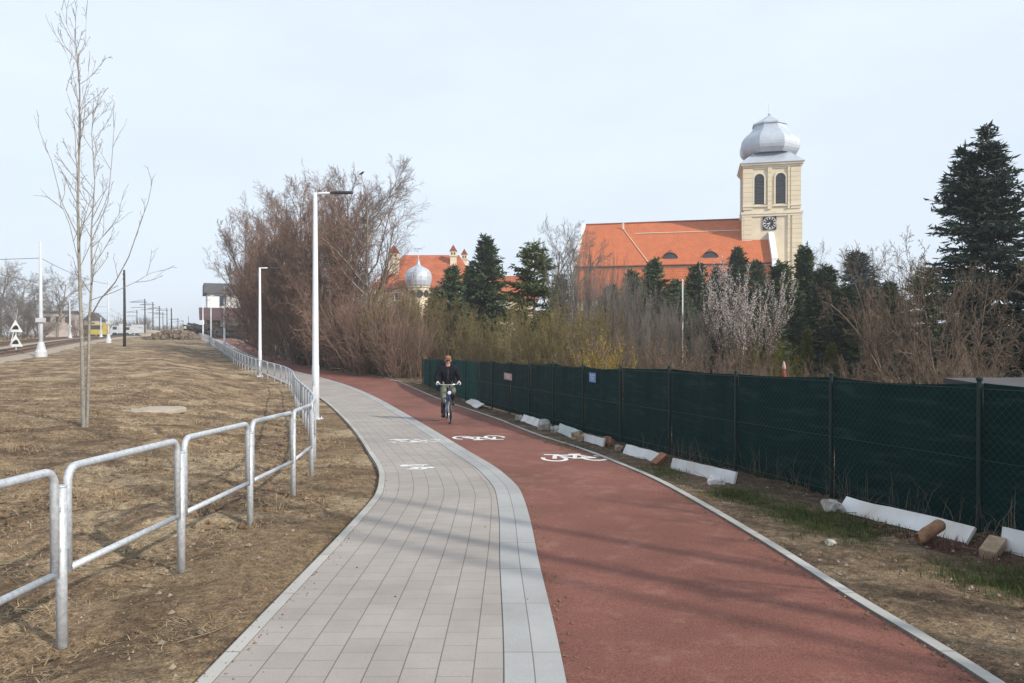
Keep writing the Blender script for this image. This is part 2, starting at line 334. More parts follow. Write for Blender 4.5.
Gf = pchip([-60,0,4,7,11,19,28,34,70,100,200,400,4000],[.2,.1,0,-.1,-.24,-.52,-.74,-.8,-.75,-.5,.3,1.5,1.55])
RAIL = pchip([-5,4.16,5.7,7.2,8.5,10.0,11.5,14.5,20,24,35,42,67.5,98,118,160],[-2.45,-2.54,-2.55,-2.56,-2.58,-2.74,-3.08,-3.94,-5.7,-7.0,-10.7,-14.6,-26.6,-40.4,-50,-72])
PAVL = pchip([-5,3.7,6,7,8.4,10,12.9,20,31,42,67.5,98,118,160],[-1.54,-1.56,-1.56,-1.57,-1.6,-1.8,-2.52,-4.55,-8.3,-13.8,-26.0,-39.8,-49.4,-71.4])
REDL = pchip([-5,3.7,6,7.1,8.9,10.4,12.8,20,28.5,36,42,47,55.5,67.5,98,118,160],[.32,.27,.21,.19,.11,-.12,-.72,-2.62,-5.1,-7.9,-11.2,-14.1,-18.3,-24.1,-37.9,-47.4,-69.4])
REDR = pchip([-5,3.7,5,6.2,8.1,9.8,11.7,13.6,15.5,20,29,38.3,42.3,47,60,70,98,118,160],[2.42,2.33,2.24,2.19,2.06,1.89,1.55,1.13,.6,-.43,-2.98,-5.9,-8.0,-11.5,-18.1,-22.9,-35.6,-45,-67])
def sst(t): t = np.clip(t, 0, 1); return t*t*(3-2*t)
def base(X, Y):
    X = np.asarray(X, float); Y = np.asarray(Y, float)
    p = P(Y); tl = sst((RAIL(Y)-.25-X)/5.5); tr = sst((X-REDR(Y)-1.0)/9.0)
    return p+(Lf(Y)-p)*tl+(Gf(Y)-p)*tr
def zg(x, y): return float(base(x, y))
def rough(x, y, pl, rr):
    a = max(pl-x, x-rr)                        # metres outside the path
    if a < .04: return -.035
    if a > 60: return 0
    k = min(1, a/1.3)
    far = 1 if x < pl else .6
    z = noise.fractal((x*.9, y*.9, 0), 1, 2, 4)*.075*k*far + noise.fractal((x*4.5, y*4.5, 3), 1, 2, 4)*.034*min(1, .3+a/2) + noise.fractal((x*11, y*11, 7), 1, 2, 2)*.016*min(1, .25+a/2)
    return z+.004
def axis(parts):
    r = []
    for a, b, s in parts: r += list(np.arange(a, b-1e-6, s))
    return np.array(r+[parts[-1][1]])
xs = np.concatenate([-np.geomspace(1500, 76, 22), axis([(-70,-30,1.6),(-30,-13,.4),(-13,7,.075),(7,14,.4),(14,70,2)]), np.geomspace(76, 1500, 20)])
ys = np.concatenate([axis([(-40,2.5,1.5),(2.5,14,.075),(14,26,.14),(26,50,.35),(50,130,1.6)]), np.geomspace(134, 1500, 24)])
gx, gy = np.meshgrid(xs, ys); gz = base(gx, gy)
pl, rr = PAVL(ys), REDR(ys)+.1
for j in range(len(ys)):
    if ys[j] > 150: break
    for i in range(len(xs)): gz[j, i] += rough(xs[i], ys[j], pl[j], rr[j])
g = MB(); nx = len(xs); g.v = np.stack([gx.ravel(), gy.ravel(), gz.ravel()], 1).tolist()
g.f = [(j*nx+i, j*nx+i+1, (j+1)*nx+i+1, (j+1)*nx+i) for j in range(len(ys)-1) for i in range(nx-1)]
gob = tag(g.build('ground', M['ground'], smooth=True), kind='structure')
# bare dark soil dug up along the fence foot, and mossy trodden earth beside the pavement
fxl = 4.36-.2905*(gy-6.9); ds = fxl-gx
soil = np.maximum(np.clip(1.25-np.abs(ds-.25)/.95, 0, 1), .5*(ds > 0)*(gx > REDR(ys)[:, None]))*(gy < 40)*(gy > -5)
mossm = np.clip((gx-(RAIL(ys)[:, None]-.35))/.5, 0, 1)*(gx < PAVL(ys)[:, None]+.1)*(gy < 24)
for nm, arr in (('soil', soil), ('moss', mossm)):
    at_ = gob.data.attributes.new(nm, 'FLOAT', 'POINT'); at_.data.foreach_set('value', arr.ravel().astype(np.float32))

yy = np.concatenate([np.arange(-4, 24, .12), np.arange(24, 60, .3), np.arange(60, 150, 1.0)])
def strip(name, fa, fb, mt, dz, nlat=3, da=0, db=0, side=.05):
    m = MB(); m.uv = []
    A, B = fa(yy)+da, fb(yy)+db; z = P(yy)+dz; s = 0; pc = None
    for k in range(len(yy)):
        c = ((A[k]+B[k])/2, yy[k])
        if pc: s += math.hypot(c[0]-pc[0], c[1]-pc[1])
        pc = c
        sl = (fa(yy[k]+.1)-fa(yy[k]-.1))/.2 if 0 < k < len(yy)-1 else 0
        wd = (B[k]-A[k])/math.sqrt(1+sl*sl)
        row = [(A[k], z[k]-side)]+[(A[k]+(B[k]-A[k])*t/nlat, z[k]) for t in range(nlat+1)]+[(B[k], z[k]-side)]
        us = [-.01]+[wd*t/nlat for t in range(nlat+1)]+[wd+.01]
        for (x, zz), u in zip(row, us): m.v.append((x, yy[k], zz)); m.uv.append((s, u))
    w_ = nlat+3
    for k in range(len(yy)-1):
        for t in range(w_-1): m.f.append((k*w_+t, k*w_+t+1, (k+1)*w_+t+1, (k+1)*w_+t))
    return tag(m.build(name, mt), kind='structure')
strip('pavement', PAVL, REDL, M['paver'], .026, 4, .082, -.312)
strip('edging_kerb', PAVL, PAVL, M['edging'], .032, 1, 0, .08)
strip('flat_kerb', REDL, REDL, M['gutter'], .030, 2, -.31, -.002)
strip('cycle_path', REDL, REDR, M['asphalt'], .020, 4, 0, 0)
strip('verge_kerb', REDR, REDR, M['edging'], .036, 1, .002, .085)

FX = lambda Y: 4.36-.2905*(Y-6.9)         # the fence line
def Yf(px): return 6.9*683/(px-297.)
def at(px, D): return ((px-512)/FOC*D, D)
def ztop(y, D): return EYE+(HOR-y)/FOC*D

# ------------------------------------------------------------------ road markings
def flat(m, poly, dz):
    n = len(m.v)
    for x, y in poly: m.v.append((x, y, float(P(y))+dz))
    m.f.append(tuple(range(n, n+len(poly))))
def stroke(m, pts, w, T, dz=.024):
    for (a, b) in zip(pts[:-1], pts[1:]):
        a, b = Vector(a), Vector(b); d = (b-a); n = Vector((-d.y, d.x)).normalized()*w/2; e = d.normalized()*w*.25
        flat(m, [T(p) for p in (a-n-e, b-n+e, b+n+e, a+n-e)], dz)
def arc(m, c, r, a0, a1, w, T, n=22, dz=.024):
    for i in range(n):
        t0, t1 = a0+(a1-a0)*i/n, a0+(a1-a0)*(i+1)/n
        f = lambda t, q: T(Vector((c[0]+cos(t)*q, c[1]+sin(t)*q)))
        flat(m, [f(t0, r-w/2), f(t1, r-w/2), f(t1, r+w/2), f(t0, r+w/2)], dz)
def bike_mark(cx, cy, rot, label):
    def T(p): 
        x, y = p[0]*.92, (p[1]-.22)*1.45
        return (cx+x*cos(rot)-y*sin(rot), cy+x*sin(rot)+y*cos(rot))
    m = MB(); W = .075
    arc(m, (-.36,.12), .2, R(150), R(400), W, T, 24); arc(m, (.36,.12), .2, R(-215), R(75), W, T, 26, .0245)
    stroke(m, [(-.36,.12),(-.26,.44)], W, T, .0255); stroke(m, [(-.44,.47),(-.2,.44)], W, T, .026)
    stroke(m, [(-.27,.38),(.12,.4)], W, T, .0265); stroke(m, [(.02,.46),(.2,.46)], W*1.1, T, .027)
    stroke(m, [(.11,.44),(.0,.1)], W, T, .0275); stroke(m, [(-.25,.36),(.0,.1)], W, T, .028); stroke(m, [(.0,.1),(.36,.12)], W, T, .0285); stroke(m, [(.11,.4),(.36,.12)], W, T, .029)
    tag(m.build('bicycle_marking', M['whitepaint']), label, 'road marking', 'bicycle symbols painted on the red path')
bike_mark(-.66, 15.2, pi+.22, 'white painted bicycle symbol on red path farther away, upside down to the viewer')
bike_mark(1.0, 12.15, .12, 'white painted bicycle symbol on red path, the nearer upright one')
def worn(cx, cy, wx, wy, n, seed, label):
    rg = random.Random(seed); m = MB()
    for i in range(n):
        x, y = cx+rg.uniform(-wx, wx), cy+rg.uniform(-wy, wy); r = rg.uniform(.015, .07)*(2 if rg.random() < .12 else 1)
        k = rg.randint(5, 8); a0 = rg.random()*6
        flat(m, [(x+cos(a0+2*pi*j/k)*r*rg.uniform(.4, 1.3)*1.2, y+sin(a0+2*pi*j/k)*r*rg.uniform(.5, 1.3)) for j in range(k)], .030+i*.00004)
    tag(m.build('worn_marking', M['whitepaint']), label, 'road marking', 'worn paint flakes on the grey pavement')
worn(-1.95, 14.6, .5, .32, 55, 3, 'worn white pedestrian symbol on grey pavement, beyond the nearer worn flakes')
worn(-1.42, 10.95, .28, .25, 26, 5, 'small worn white paint flakes on grey pavement, nearest to the viewer')

# ------------------------------------------------------------------ galvanised railing
def railing():
    root = empty('pedestrian_railing', (-2.55, 4.16, zg(-2.55, 4.16)))
    tag(root, 'galvanised tubular steel railing running beside the grey pavement and curving away left', 'railing')
    ox, oy, oz = root.location
    # posts at equal spacing along the curve
    pts = []; Y = -1.0; step = 1.53; prev = None; acc = 0
    q = np.arange(-2.2, 119, .01); X = RAIL(q)
    s = np.concatenate([[0], np.cumsum(np.hypot(np.diff(X), np.diff(q)))])
    s0 = float(np.interp(4.16, q, s)) - 3*step
    n = int((s[-1]-s0)/step)
    for i in range(n):
        y = float(np.interp(s0+i*step, s, q)); pts.append((float(RAIL(y)), y))
    def Z(p): return zg(p[0], p[1])
    for i, p in enumerate(pts):
        m = MB(); z = Z(p)
        x, y = p[0]-ox, p[1]-oy; sd = 10 if p[1] < 14 else 6
        m.tube([(x, y, z-.12-oz), (x, y, z+.90-oz)], .030, sd); m.tube([(x, y, z+.90-oz), (x, y, z+.907-oz)], .034, sd)
        po = m.build('post', M['galv'], root, smooth=False)
        for f in po.data.polygons: f.use_smooth = len(f.vertices) == 4
        if p[1] < 14:
            for zz in (.55, .78):
                b = MB(); b.box((x, y, z+zz-oz), (.035, .13, .022)); b.build('bracket', M['galv'], po)
        if i == len(pts)-1: break
        r = pts[i+1]; d = Vector((r[0]-p[0], r[1]-p[1])); L_ = d.length; d.normalize(); zr = Z(r)
        a = (p[0]+d.x*.062, p[1]+d.y*.062); b_ = (r[0]-d.x*.062, r[1]-d.y*.062)
        def pt(t, h): return (a[0]+(b_[0]-a[0])*t-ox, a[1]+(b_[1]-a[1])*t-oy, z+(zr-z)*t+h-oz)
        m = MB(); rc = .085/(L_-.124); k = 5 if p[1] < 14 else 2
        path = [pt(0, .40)]+[pt(rc*(1-cos(pi/2*j/k)), 1.0-.085+.085*sin(pi/2*j/k)) for j in range(k+1)]
        path += [pt(1-rc*(1-cos(pi/2*j/k)), 1.0-.085+.085*sin(pi/2*j/k)) for j in range(k, -1, -1)]+[pt(1, .40)]
        m.tube(path, .0235, sd); m.tube([pt(0, .42), pt(1, .42)], .0205, sd)
        h = m.build('hoop', M['galv'], root, smooth=True)
railing()

# ------------------------------------------------------------------ lamps
def lamp():
    root = empty('street_lamp'); m = MB()
    m.tube([(0,0,-.1),(0,0,1.45),(0,0,1.5),(0,0,6.1),(0,0,6.16)], [.098,.096,.088,.055,.05], 20)
    m.build('pole', M['lampgrey'], root, smooth=True)
    b = MB(); b.box((0,0,.02), (.32,.32,.03)); 
    for sx in (-1,1):
        for sy in (-1,1): b.tube([(sx*.12,sy*.12,.03),(sx*.12,sy*.12,.075)], .015, 6)
    b.build('base_plate', M['lampgrey'], root)
    a = MB(); a.tube([(0,0,6.1),(.1,0,6.14),(.62,0,6.15)], .03, 10); a.build('arm', M['lampgrey'], root, smooth=True)
    h = MB(); h.prism([(.42,-.05,6.12),(.62,-.11,6.12),(1.02,-.09,6.12),(1.05,0,6.12),(1.02,.09,6.12),(.62,.11,6.12),(.42,.05,6.12)], (0,0,0), (0,0,.06))
    h.build('lamp_head', M['lamphead'], root, bevel=.015)
    c = MB(); c.box((0,-.097,.75), (.09,.012,.32)); c.build('access_door', M['lampgrey'], root)
    return root
lab = ['tall grey steel lamp post nearest the viewer, standing at the bend of the railing',
       'second lamp post from the viewer, in front of the bare trees',
       'grey lamp post third from the viewer, left of the trees beside the railing',
       'thin far grey lamp post standing in front of the station building',
       'farthest grey lamp post, near the far end of the railing']
l0 = lamp()
for i, (px, D) in enumerate([(315.5,20.1),(260,41.8),(224.5,66.5),(211,95),(203,116)]):
    o = l0 if i == 0 else copy_tree(l0)
    x, y = at(px, D); o.location = (x, y, zg(x, y)); o.rotation_euler = (0,0,R(-4) if i == 0 else R(14))
    tag(o, lab[i], 'street lamp', 'street lamps along the path')

# ------------------------------------------------------------------ fence with netting
def fence():
    y0 = 6.9; root = empty('netting_fence', (FX(y0), y0, zg(FX(y0), y0)))
    tag(root, 'chain-link fence on thin posts covered with dark green shade netting beside the red path', 'fence')
    ox, oy, oz = root.location; rg = random.Random(4)
    d = Vector((-.2905, 1, 0)).normalized(); nrm = Vector((-d.y, d.x, 0))        # towards the path
    if nrm.x > 0: nrm = -nrm
    Ys = [6.9+1.915*i for i in range(-3, 17)]
    H = lambda i: 1.40+.02*math.sin(i*2.3)
    def bz(Y): return -.11-.0238*(Y-6.9)
    for i, Y in enumerate(Ys):
        m = MB(); x, y, z = FX(Y)-ox, Y-oy, bz(Y)-oz
        m.tube([(x,y,z-.15),(x,y,z+H(i)+.03)], .022, 8); m.lathe([(.024,0),(.03,.01),(.03,.03),(.012,.045)], 8, (x,y,z+H(i)+.02))
        m.build('post', M['fencegreen'], root)
    for i in range(len(Ys)-1):
        m = MB(); nu, nv = 26, 14; ph = rg.random()*6; sag = rg.uniform(.01, .05)
        for a in range(nu+1):
            t = a/nu; Y = Ys[i]+(Ys[i+1]-Ys[i])*t
            for b in range(nv+1):
                s = b/nv; z = bz(Y)-.10+s*(H(i)+(H(i+1)-H(i))*t+.10)-sag*sin(pi*t)*s
                o = -.012+.018*sin(t*9+ph+s*2)*sin(pi*t)*(.3+s)+.010*sin(t*31+ph*3+s*3)*s+.008*noise.noise((t*7, s*5, i*3.1))
                p = Vector((FX(Y)-ox, Y-oy, z-oz))-nrm*(.035)+nrm*o
                m.v.append(tuple(p))
        for a in range(nu):
            for b in range(nv): k = a*(nv+1)+b; m.f.append((k, k+nv+1, k+nv+2, k+1))
        n = m.build('net_panel', M['net_lit'] if i in (13,14,15,17,18) else M['net'], root, smooth=True)  # these far bays get the colour with light painted in
    m = MB(); p_ = .055; Yb = Ys[0]; L_ = (Ys[-1]-Ys[0])*math.hypot(.2905, 1)
    def W(s, h):
        Y = Yb+s*d.y; return Vector((FX(Y)-ox, Y-oy, bz(Y)+h-oz))+nrm*.012
    k = -1.4
    hh = 1.37
    while k < min(L_, 26):
        for sg in (1, -1):
            a, b = (k, k+hh) if sg > 0 else (k+hh, k)
            s0, h0, s1, h1 = a, .0, b, hh
            if s0 < 0: h0 = (0-s0)/(s1-s0)*hh if s1 != s0 else 0; s0 = 0
            if s1 < 0: h1 = (s0)/(s0-s1)*hh; s1 = 0
            q0, q1 = W(s0, h0), W(s1, h1)
            dn = (q1-q0).cross(nrm)
            if dn.length < 1e-6: continue
            dn.normalize(); dn *= .0016
            m.quad(q0-dn, q1-dn, q1+dn, q0+dn)
        k += p_*sqrt(2)
    for h in (.06, .7, 1.36): m.tube([W(0, h), W(L_, h)], .003, 4)
    m.build('wire_mesh', M['fencegreen'], root)
    # two small notices
    for (px, cy, c, w_, hh2, mt) in ((509,376.5,0,.85,.2,'notice_pink'),(594,377.5,0,.36,.2,'notice_blue')):
        Y = Yf(px); z = EYE-(cy-HOR)*Y/FOC
        s = MB(); c_ = Vector((FX(Y), Y, z))+nrm*.03
        s.box(c_, (.006, w_, hh2), rz=math.atan2(d.y, d.x)-pi/2)
        o = s.build('notice', M[mt])
        tag(o, 'small faded pinkish notice plate hung on the green netting' if 'pink' in mt else 'small blue notice plate hung near the top of green netting', 'notice')
        s2 = MB(); 
        for q in range(3):
            s2.box(c_+nrm*.005+Vector((0,0,hh2*(.25-.22*q))), (.002, w_*(.7-.15*q), hh2*.08), rz=math.atan2(d.y, d.x)-pi/2)
        s2.build('printed_panel', M['notice_ink'], o)
M['notice_pink'] = mat('notice_pink', (.42,.26,.25), .6, .1); M['notice_blue'] = mat('notice_blue', (.16,.26,.5), .6, .1); M['notice_ink'] = mat('notice_print', (.6,.58,.6), .6, .1)
fence()
FD = Vector((-.2905, 1, 0)).normalized(); FANG = math.atan2(FD.y, FD.x)
def fpt(Y, off, dz=0):           # a point beside the fence, off metres towards the path
    x = FX(Y)-FD.y*off; y = Y-.279*off; return Vector((x, y, zg(x, y)+dz))

def gp(px, py, dz=0):            # the point of the ground seen at a pixel
    q = np.arange(3., 40, .005); X = (px-512)/FOC*q; z = base(X, q); i = int(np.argmin(np.abs(HOR+FOC*(EYE-z)/q-py)))
    return Vector((float(X[i]), float(q[i]), float(z[i])+dz))
def board(a, b, h, tilt, mt, label, name='white_board', th=.03, cat='board', roll=0, group='boards along the fence foot'):
    a, b = gp(*a), gp(*b); c = (a+b)/2; L_ = (b-a).length
    ax = (b-a).normalized(); up = Vector((0,0,1)); nn = ax.cross(up).normalized()     # points right (away from path?)
    if nn.x < 0: nn = -nn
    u = (up*cos(tilt)+nn*sin(tilt)).normalized(); w_ = ax.cross(u)
    u2 = (u*cos(roll)+ax*sin(roll)); ax2 = ax*cos(roll)-u*sin(roll)
    Mt = Matrix((ax2, w_, u2)).transposed()
    rg = random.Random(label); m = MB(); nseg = 8; t = th/2
    c = c+u*(h/2)+Vector((0,0,.005))
    for k in range(nseg+1):
        q = -L_/2+L_*k/nseg; bw = .012*sin(k*1.3+L_)
        e0 = rg.uniform(-.006, .006); e1 = rg.uniform(-.006, .006)
        for (yy2, zz) in ((-t, -h/2+e0), (t, -h/2+e0), (t, h/2+e1), (-t, h/2+e1)):
            p = Mt @ Vector((q, yy2+bw, zz)); m.v.append(tuple(c+p))
    for k in range(nseg):
        for j in range(4): a_, b2 = k*4+j, k*4+(j+1)%4; m.f.append((a_, b2, b2+4, a_+4))
    m.f.append((3,2,1,0)); m.f.append(tuple(nseg*4+j for j in range(4)))
    return tag(m.build(name, mt), label, cat, group)
board((465.5,402.5), (476.5,408.8), .30, R(62), M['whiteboard'], 'short white board lying tilted against the netting just right of the cyclist')
board((520.6,421.3), (540,428), .20, R(35), M['whiteboard'], 'white board leaning at the fence foot between two small stones')
board((557,432.4), (576,440.2), .21, R(30), M['greenslab'], 'pale greenish slab leaning at the fence foot', 'stone_slab', .05, cat='slab')
board((583.4,441.2), (603,446.8), .15, R(12), M['whiteboard'], 'short greyish white board standing at fence foot next to the greenish slab')
board((624,454), (657,463.8), .17, R(25), M['whiteboard'], 'white board at the fence foot propped by a dark red brick')
board((672,469.4), (734,485.4), .165, R(15), M['whiteboard'], 'white board standing upright at fence foot with a broken chunk before it')
board((840,512.5), (967,545), .18, R(40), M['whiteboard'], 'longest white board leaning at the fence foot under a log')
board((1003,551.5), (1082,573), .2, R(8), M['whiteboard'], 'greyish white board at right edge of the picture standing behind a wooden block')

def rock(name, p, r, mt, label, seed, sq=(1,1,1), cat='stone', rz=0):
    rg = random.Random(seed); bm = bmesh.new(); bmesh.ops.create_icosphere(bm, subdivisions=3, radius=1)
    for v in bm.verts:
        n = noise.fractal(v.co*1.1+Vector((seed*3.1,0,0)), 1, 2, 3); v.co *= 1+.6*n
        for ax in range(3): v.co[ax] = max(-.85, min(.85, v.co[ax]))
        v.co = Vector((v.co.x*sq[0], v.co.y*sq[1], v.co.z*sq[2]))*r
    me = bpy.data.meshes.new(name); bm.to_mesh(me); bm.free(); me.materials.append(mt)
    o = bpy.data.objects.new(name, me); col.objects.link(o); o.location = p; o.rotation_euler = (rg.uniform(-.2,.2), rg.uniform(-.2,.2), rz)
    return tag(o, label, cat)
rock('stone', gp(833,513,.07), .15, M['stone'], 'pale flat stone wedged on the left end of the longest white board', 1, (.55,1.1,.55))
rock('stone', gp(545,430,.09), .19, M['stone'], 'grey stone at the right end of the white board between stones', 2, (1,1,.8))
rock('stone', gp(555,432.5,.07), .12, M['stone'], 'brownish grey stone touching the left end of greenish slab', 7, (1,1,.8))
rock('stone', gp(518.5,421,.08), .14, M['stone'], 'small grey stone at left end of a white board, nearest to the cyclist', 3, (.7,1.2,.7))
rock('stone', gp(578,441,.08), .15, M['wood'], 'brownish stone between the greenish slab and the short greyish board', 4, (1,1,.9))
rock('stone', gp(607,446,.06), .13, M['brickred'], 'rusty brown stone at right end of the short greyish board', 5, (.8,1,1))
rock('concrete_chunk', gp(717,485.5,.05), .14, M['whiteboard'], 'broken white concrete chunk in front of the upright white board', 6, (.9,.8,.5))
rock('stone', gp(619,451.5,.05), .13, M['wood'], 'flat brown stone at left end of the brick propped board', 9, (.6,1.4,.6))
rock('stone', gp(832,546,.02), .05, M['stone'], 'small pale stone lying alone in the grass of the verge', 11, (1,1,.7))
m = MB(); m.box((0,0,0), (.25,.12,.09)); o = m.build('brick', M['brickred'], bevel=.008); o.location = gp(659.5,466,.09); o.rotation_euler = (R(15),R(-32),.5); tag(o, 'dark red brick leaning on the end of a white board', 'brick')
m = MB(); m.box((0,0,0), (.30,.13,.085)); o = m.build('wooden_block', M['wood'], bevel=.008); o.location = gp(994,555,.055); o.rotation_euler = (R(4),R(-12),.75); tag(o, 'squared wooden block lying before the board at right edge', 'wood block')
m = MB(); m.tube([(-.145,.004,0),(-.14,0,0),(-.04,.006,.003),(.05,-.003,.005),(.14,0,0),(.145,.003,0)], [.045,.053,.056,.053,.055,.047], 14); o = m.build('log', M['log'], smooth=False); o.location = gp(931,544,.10); o.rotation_euler = (0,R(-20),.45); tag(o, 'short round brown log lying across the longest white board', 'log')

# concrete slab in the dirt
x, y = at(155, 18.6); rg = random.Random(8); m = MB()
m.prism([(-.6,-.55,0),(-.2,-.68,0),(.55,-.55,0),(.66,.3,0),(.4,.6,0),(-.4,.55,0),(-.66,.1,0)], (0,0,-.1), (0,0,.035)); o = m.build('concrete_slab', M['slab'], bevel=.03); o.location = (x, y, zg(x, y)+.03); tag(o, 'flat pale concrete slab lying in the brown dirt left of the railing', 'slab')

# ------------------------------------------------------------------ church
def church():
    th = R(14); tx, ty = at(742.5, 98); gz_ = zg(tx, ty)
    root = empty('church', (tx, ty, gz_), -th)
    tag(root, 'cream church with long orange tiled roof and a square clock tower with silver onion dome', 'church')
    zz = lambda y, D=98.: ztop(y, D)-gz_
    TW = 7.25; v0, v1 = 0, 7.2                     # the tower's plan; v is depth
    def uvbox(m, c, d):
        if m.uv is None: m.uv = []
        n = len(m.v); m.box(c, d)
        for p in m.v[n:]: m.uv.append((p[0]+p[1], p[2]))
    zc = zz(168.5); z_s = zz(214)
    m = MB(); m.uv = []; uvbox(m, (TW/2, TW/2, (z_s-0)/2), (TW, TW, z_s)); uvbox(m, (TW/2, TW/2, (z_s+zc)/2), (TW-.3, TW-.3, zc-z_s)); m.build('tower_wall', M['cream'], root)
    # pilasters with banded render
    m = MB(); m.uv = []
    for (z0, z1, ins) in ((0, z_s-.25, 0), (z_s+.5, zc-.05, .15)):
        for fx in (0, 1):
            for fy in (0, 1):
                uvbox(m, (ins+.5 if fx == 0 else TW-ins-.5, ins+.5 if fy == 0 else TW-ins-.5, (z0+z1)/2), (1.24, 1.24, z1-z0))
    for (u, wd) in ((3.36, .5), (5.72, .26)):
        uvbox(m, (u, .1, (z_s+.5+zc-.05)/2), (wd, .34, zc-z_s-.55))
    uvbox(m, (5.72, -.06, (z_s-.25)/2), (.26, .24, z_s-.25))
    m.build('pilaster', M['rustic'], root)
    # fields between windows get horizontal bands as well
    m = MB()
    for (z, h, o) in ((zc+.12, .3, .2), (zc+.39, .24, .42), (zc-.12, .18, .1)):
        m.box((TW/2, TW/2, z), (TW-.3+2*o, TW-.3+2*o, h))
    m.build('cornice', M['cream_trim'], root)
    m = MB(); m.box((TW/2, TW/2, z_s), (TW+.46, TW+.46, .3)); m.box((TW/2, TW/2, z_s-.3), (TW+.3, TW+.3, .28)); m.box((TW/2, TW/2, zz(207)), (TW+.1, TW+.1, .16)); m.build('string_course', M['cream_trim'], root)
    # louvred belfry windows
    def archpoly(u, zb, zt, w_): return [(u-w_/2,0,zb),(u+w_/2,0,zb)]+[(u+w_/2*cos(a), 0, zt-w_/2+w_/2*sin(a)) for a in [pi*i/12 for i in range(13)]]
    for side in range(4):
        for u in (2.06, 4.72):
            zb, zt = zz(205), zz(175.0)
            q = MB(); q.prism(archpoly(0, zb, zt, 1.24), (0,-.02,0), (0,.10,0))
            fr = MB(); o_ = archpoly(0, zb-.02, zt+.2, 1.6); i_ = archpoly(0, zb-.02, zt, 1.24)
            for a in range(1, len(o_)-0):
                b2 = (a+1) % len(o_)
                if b2 == 0 or (a == 0): continue
                fr.prism([i_[a], o_[a], o_[b2], i_[b2]], (0,-.14,0), (0,.1,0))
            fr.prism([i_[-1], o_[-1], o_[0], i_[0]], (0,-.14,0), (0,.1,0)); fr.prism([i_[1], o_[1], (o_[1][0],0,zb-.02), (i_[1][0],0,zb-.02)], (0,-.14,0), (0,.1,0))
            lv = MB()
            for k in range(9): lv.box((0,-.05, zb+.2+k*(zt-zb-.7)/8), (1.2,.08,.10))
            wn = q.build('window', M['glass'], root); f_ = fr.build('frame', M['cream_trim'], wn); l_ = lv.build('louvre', M['junk'], wn)
            if side == 0: wn.location = (u, .145, 0)
            elif side == 1: wn.location = (TW-.145, u, 0); wn.rotation_euler = (0,0,pi/2)
            elif side == 2: wn.location = (u, TW-.145, 0); wn.rotation_euler = (0,0,pi)
            else: wn.location = (.145, u, 0); wn.rotation_euler = (0,0,-pi/2)
    # clock
    zk = zz(224.3); m = MB(); m.box((3.36, -.05, zk), (1.66, .16, 1.72)); ck = m.build('clock', M['black'], root)
    f = MB()
    for i in range(12):
        a = pi/2-i*pi/6; c, s = cos(a), sin(a)
        Mt = Matrix(((c,0,-s),(0,1,0),(s,0,c)))
        f.box((3.36+c*.62, -.142, zk+s*.62), (.24, .02, .085 if i % 3 else .14), M=Mt)
    f.tube([(3.36+.80*cos(t*pi/16), -.135, zk+.80*sin(t*pi/16)) for t in range(32)], .03, 4, closed=True)
    f.build('numerals', M['white'], ck)
    h = MB()
    for (a, L_, w_) in ((R(198), .42, .10), (R(245), .58, .07)):
        c, s = cos(a), sin(a); Mt = Matrix(((c,0,-s),(0,1,0),(s,0,c))); h.box((3.36+c*L_*.4, -.165, zk+s*L_*.4), (L_*1.2, .02, w_), M=Mt)
    h.build('clock_hands', M['white'], ck)
    # onion dome, eight-sided
    DC = 101.6; k = DC/FOC/cos(pi/8)*.93; Zt = lambda yz: ztop(110+yz/9.757, DC)-gz_
    m = MB(); m.lathe([(r*k, Zt(yz)) for r, yz in ((23.5,470),(25.2,477),(27.2,462),(28.8,437),(29.5,408),(29.5,380),(28.7,350),(26.9,320),(24.2,292),(21.2,268),(18.8,246),(17.0,222),(16.1,200),(15.8,176))], 8, (TW/2, TW/2, 0), pi/8); m.build('onion_dome', M['zinc'], root)
    m = MB(); q = TW/2+.4; m.lathe([(q*sqrt(2), zc+.515), (q*sqrt(2), zc+.57), (22*k*1.05, Zt(473))], 4, (TW/2, TW/2, 0), pi/4); m.build('dome_skirt', M['zinc'], root)
    m = MB(); m.lathe([(15.6*k, Zt(187)),(17.0*k, Zt(186)),(17.0*k, Zt(172)),(9*k, Zt(128)),(3.0*k, Zt(92)),(.5*k, Zt(76))], 8, (TW/2,TW/2,0), pi/8); m.build('dome_cap', M['zinc'], root)
    m = MB(); m.tube([(TW/2,TW/2,Zt(78)),(TW/2,TW/2,Zt(-42))], .07, 6); m.lathe([(.02,-.2),(.16,-.1),(.2,0),(.16,.1),(.02,.2)], 10, (TW/2,TW/2,Zt(70))); m.build('finial', M['zinc'], root)
    # nave
    uL, uR = -21.8, 3.55; vr, zr = 4.6, zz(220.5, 103.2); ve, ze = -4.6, zz(263, 93.5)
    m = MB(); m.uv = []
    def sl(poly):
        n = len(m.v); m.v += poly; m.f.append(tuple(range(n, n+len(poly))))
        for p in poly: m.uv.append((p[0], math.hypot(p[1]-vr, p[2]-zr)))
    sl([(uL,ve,ze),(uR,ve,ze),(uR,vr,zr),(uL,vr,zr)]); sl([(uR,2*vr-ve,ze),(uL,2*vr-ve,ze),(uL,vr,zr),(uR,vr,zr)])
    ve2, ze2 = -6.0, ze-4.4
    sl([(uL,ve2,ze2),(uR,ve2,ze2),(uR,ve+.12,ze-.35),(uL,ve+.12,ze-.35)]); sl([(uR,2*vr-ve2,ze2),(uL,2*vr-ve2,ze2),(uL,2*vr-ve-.12,ze-.35),(uR,2*vr-ve-.12,ze-.35)])
    rf = m.build('roof', M['rooftile'], root)
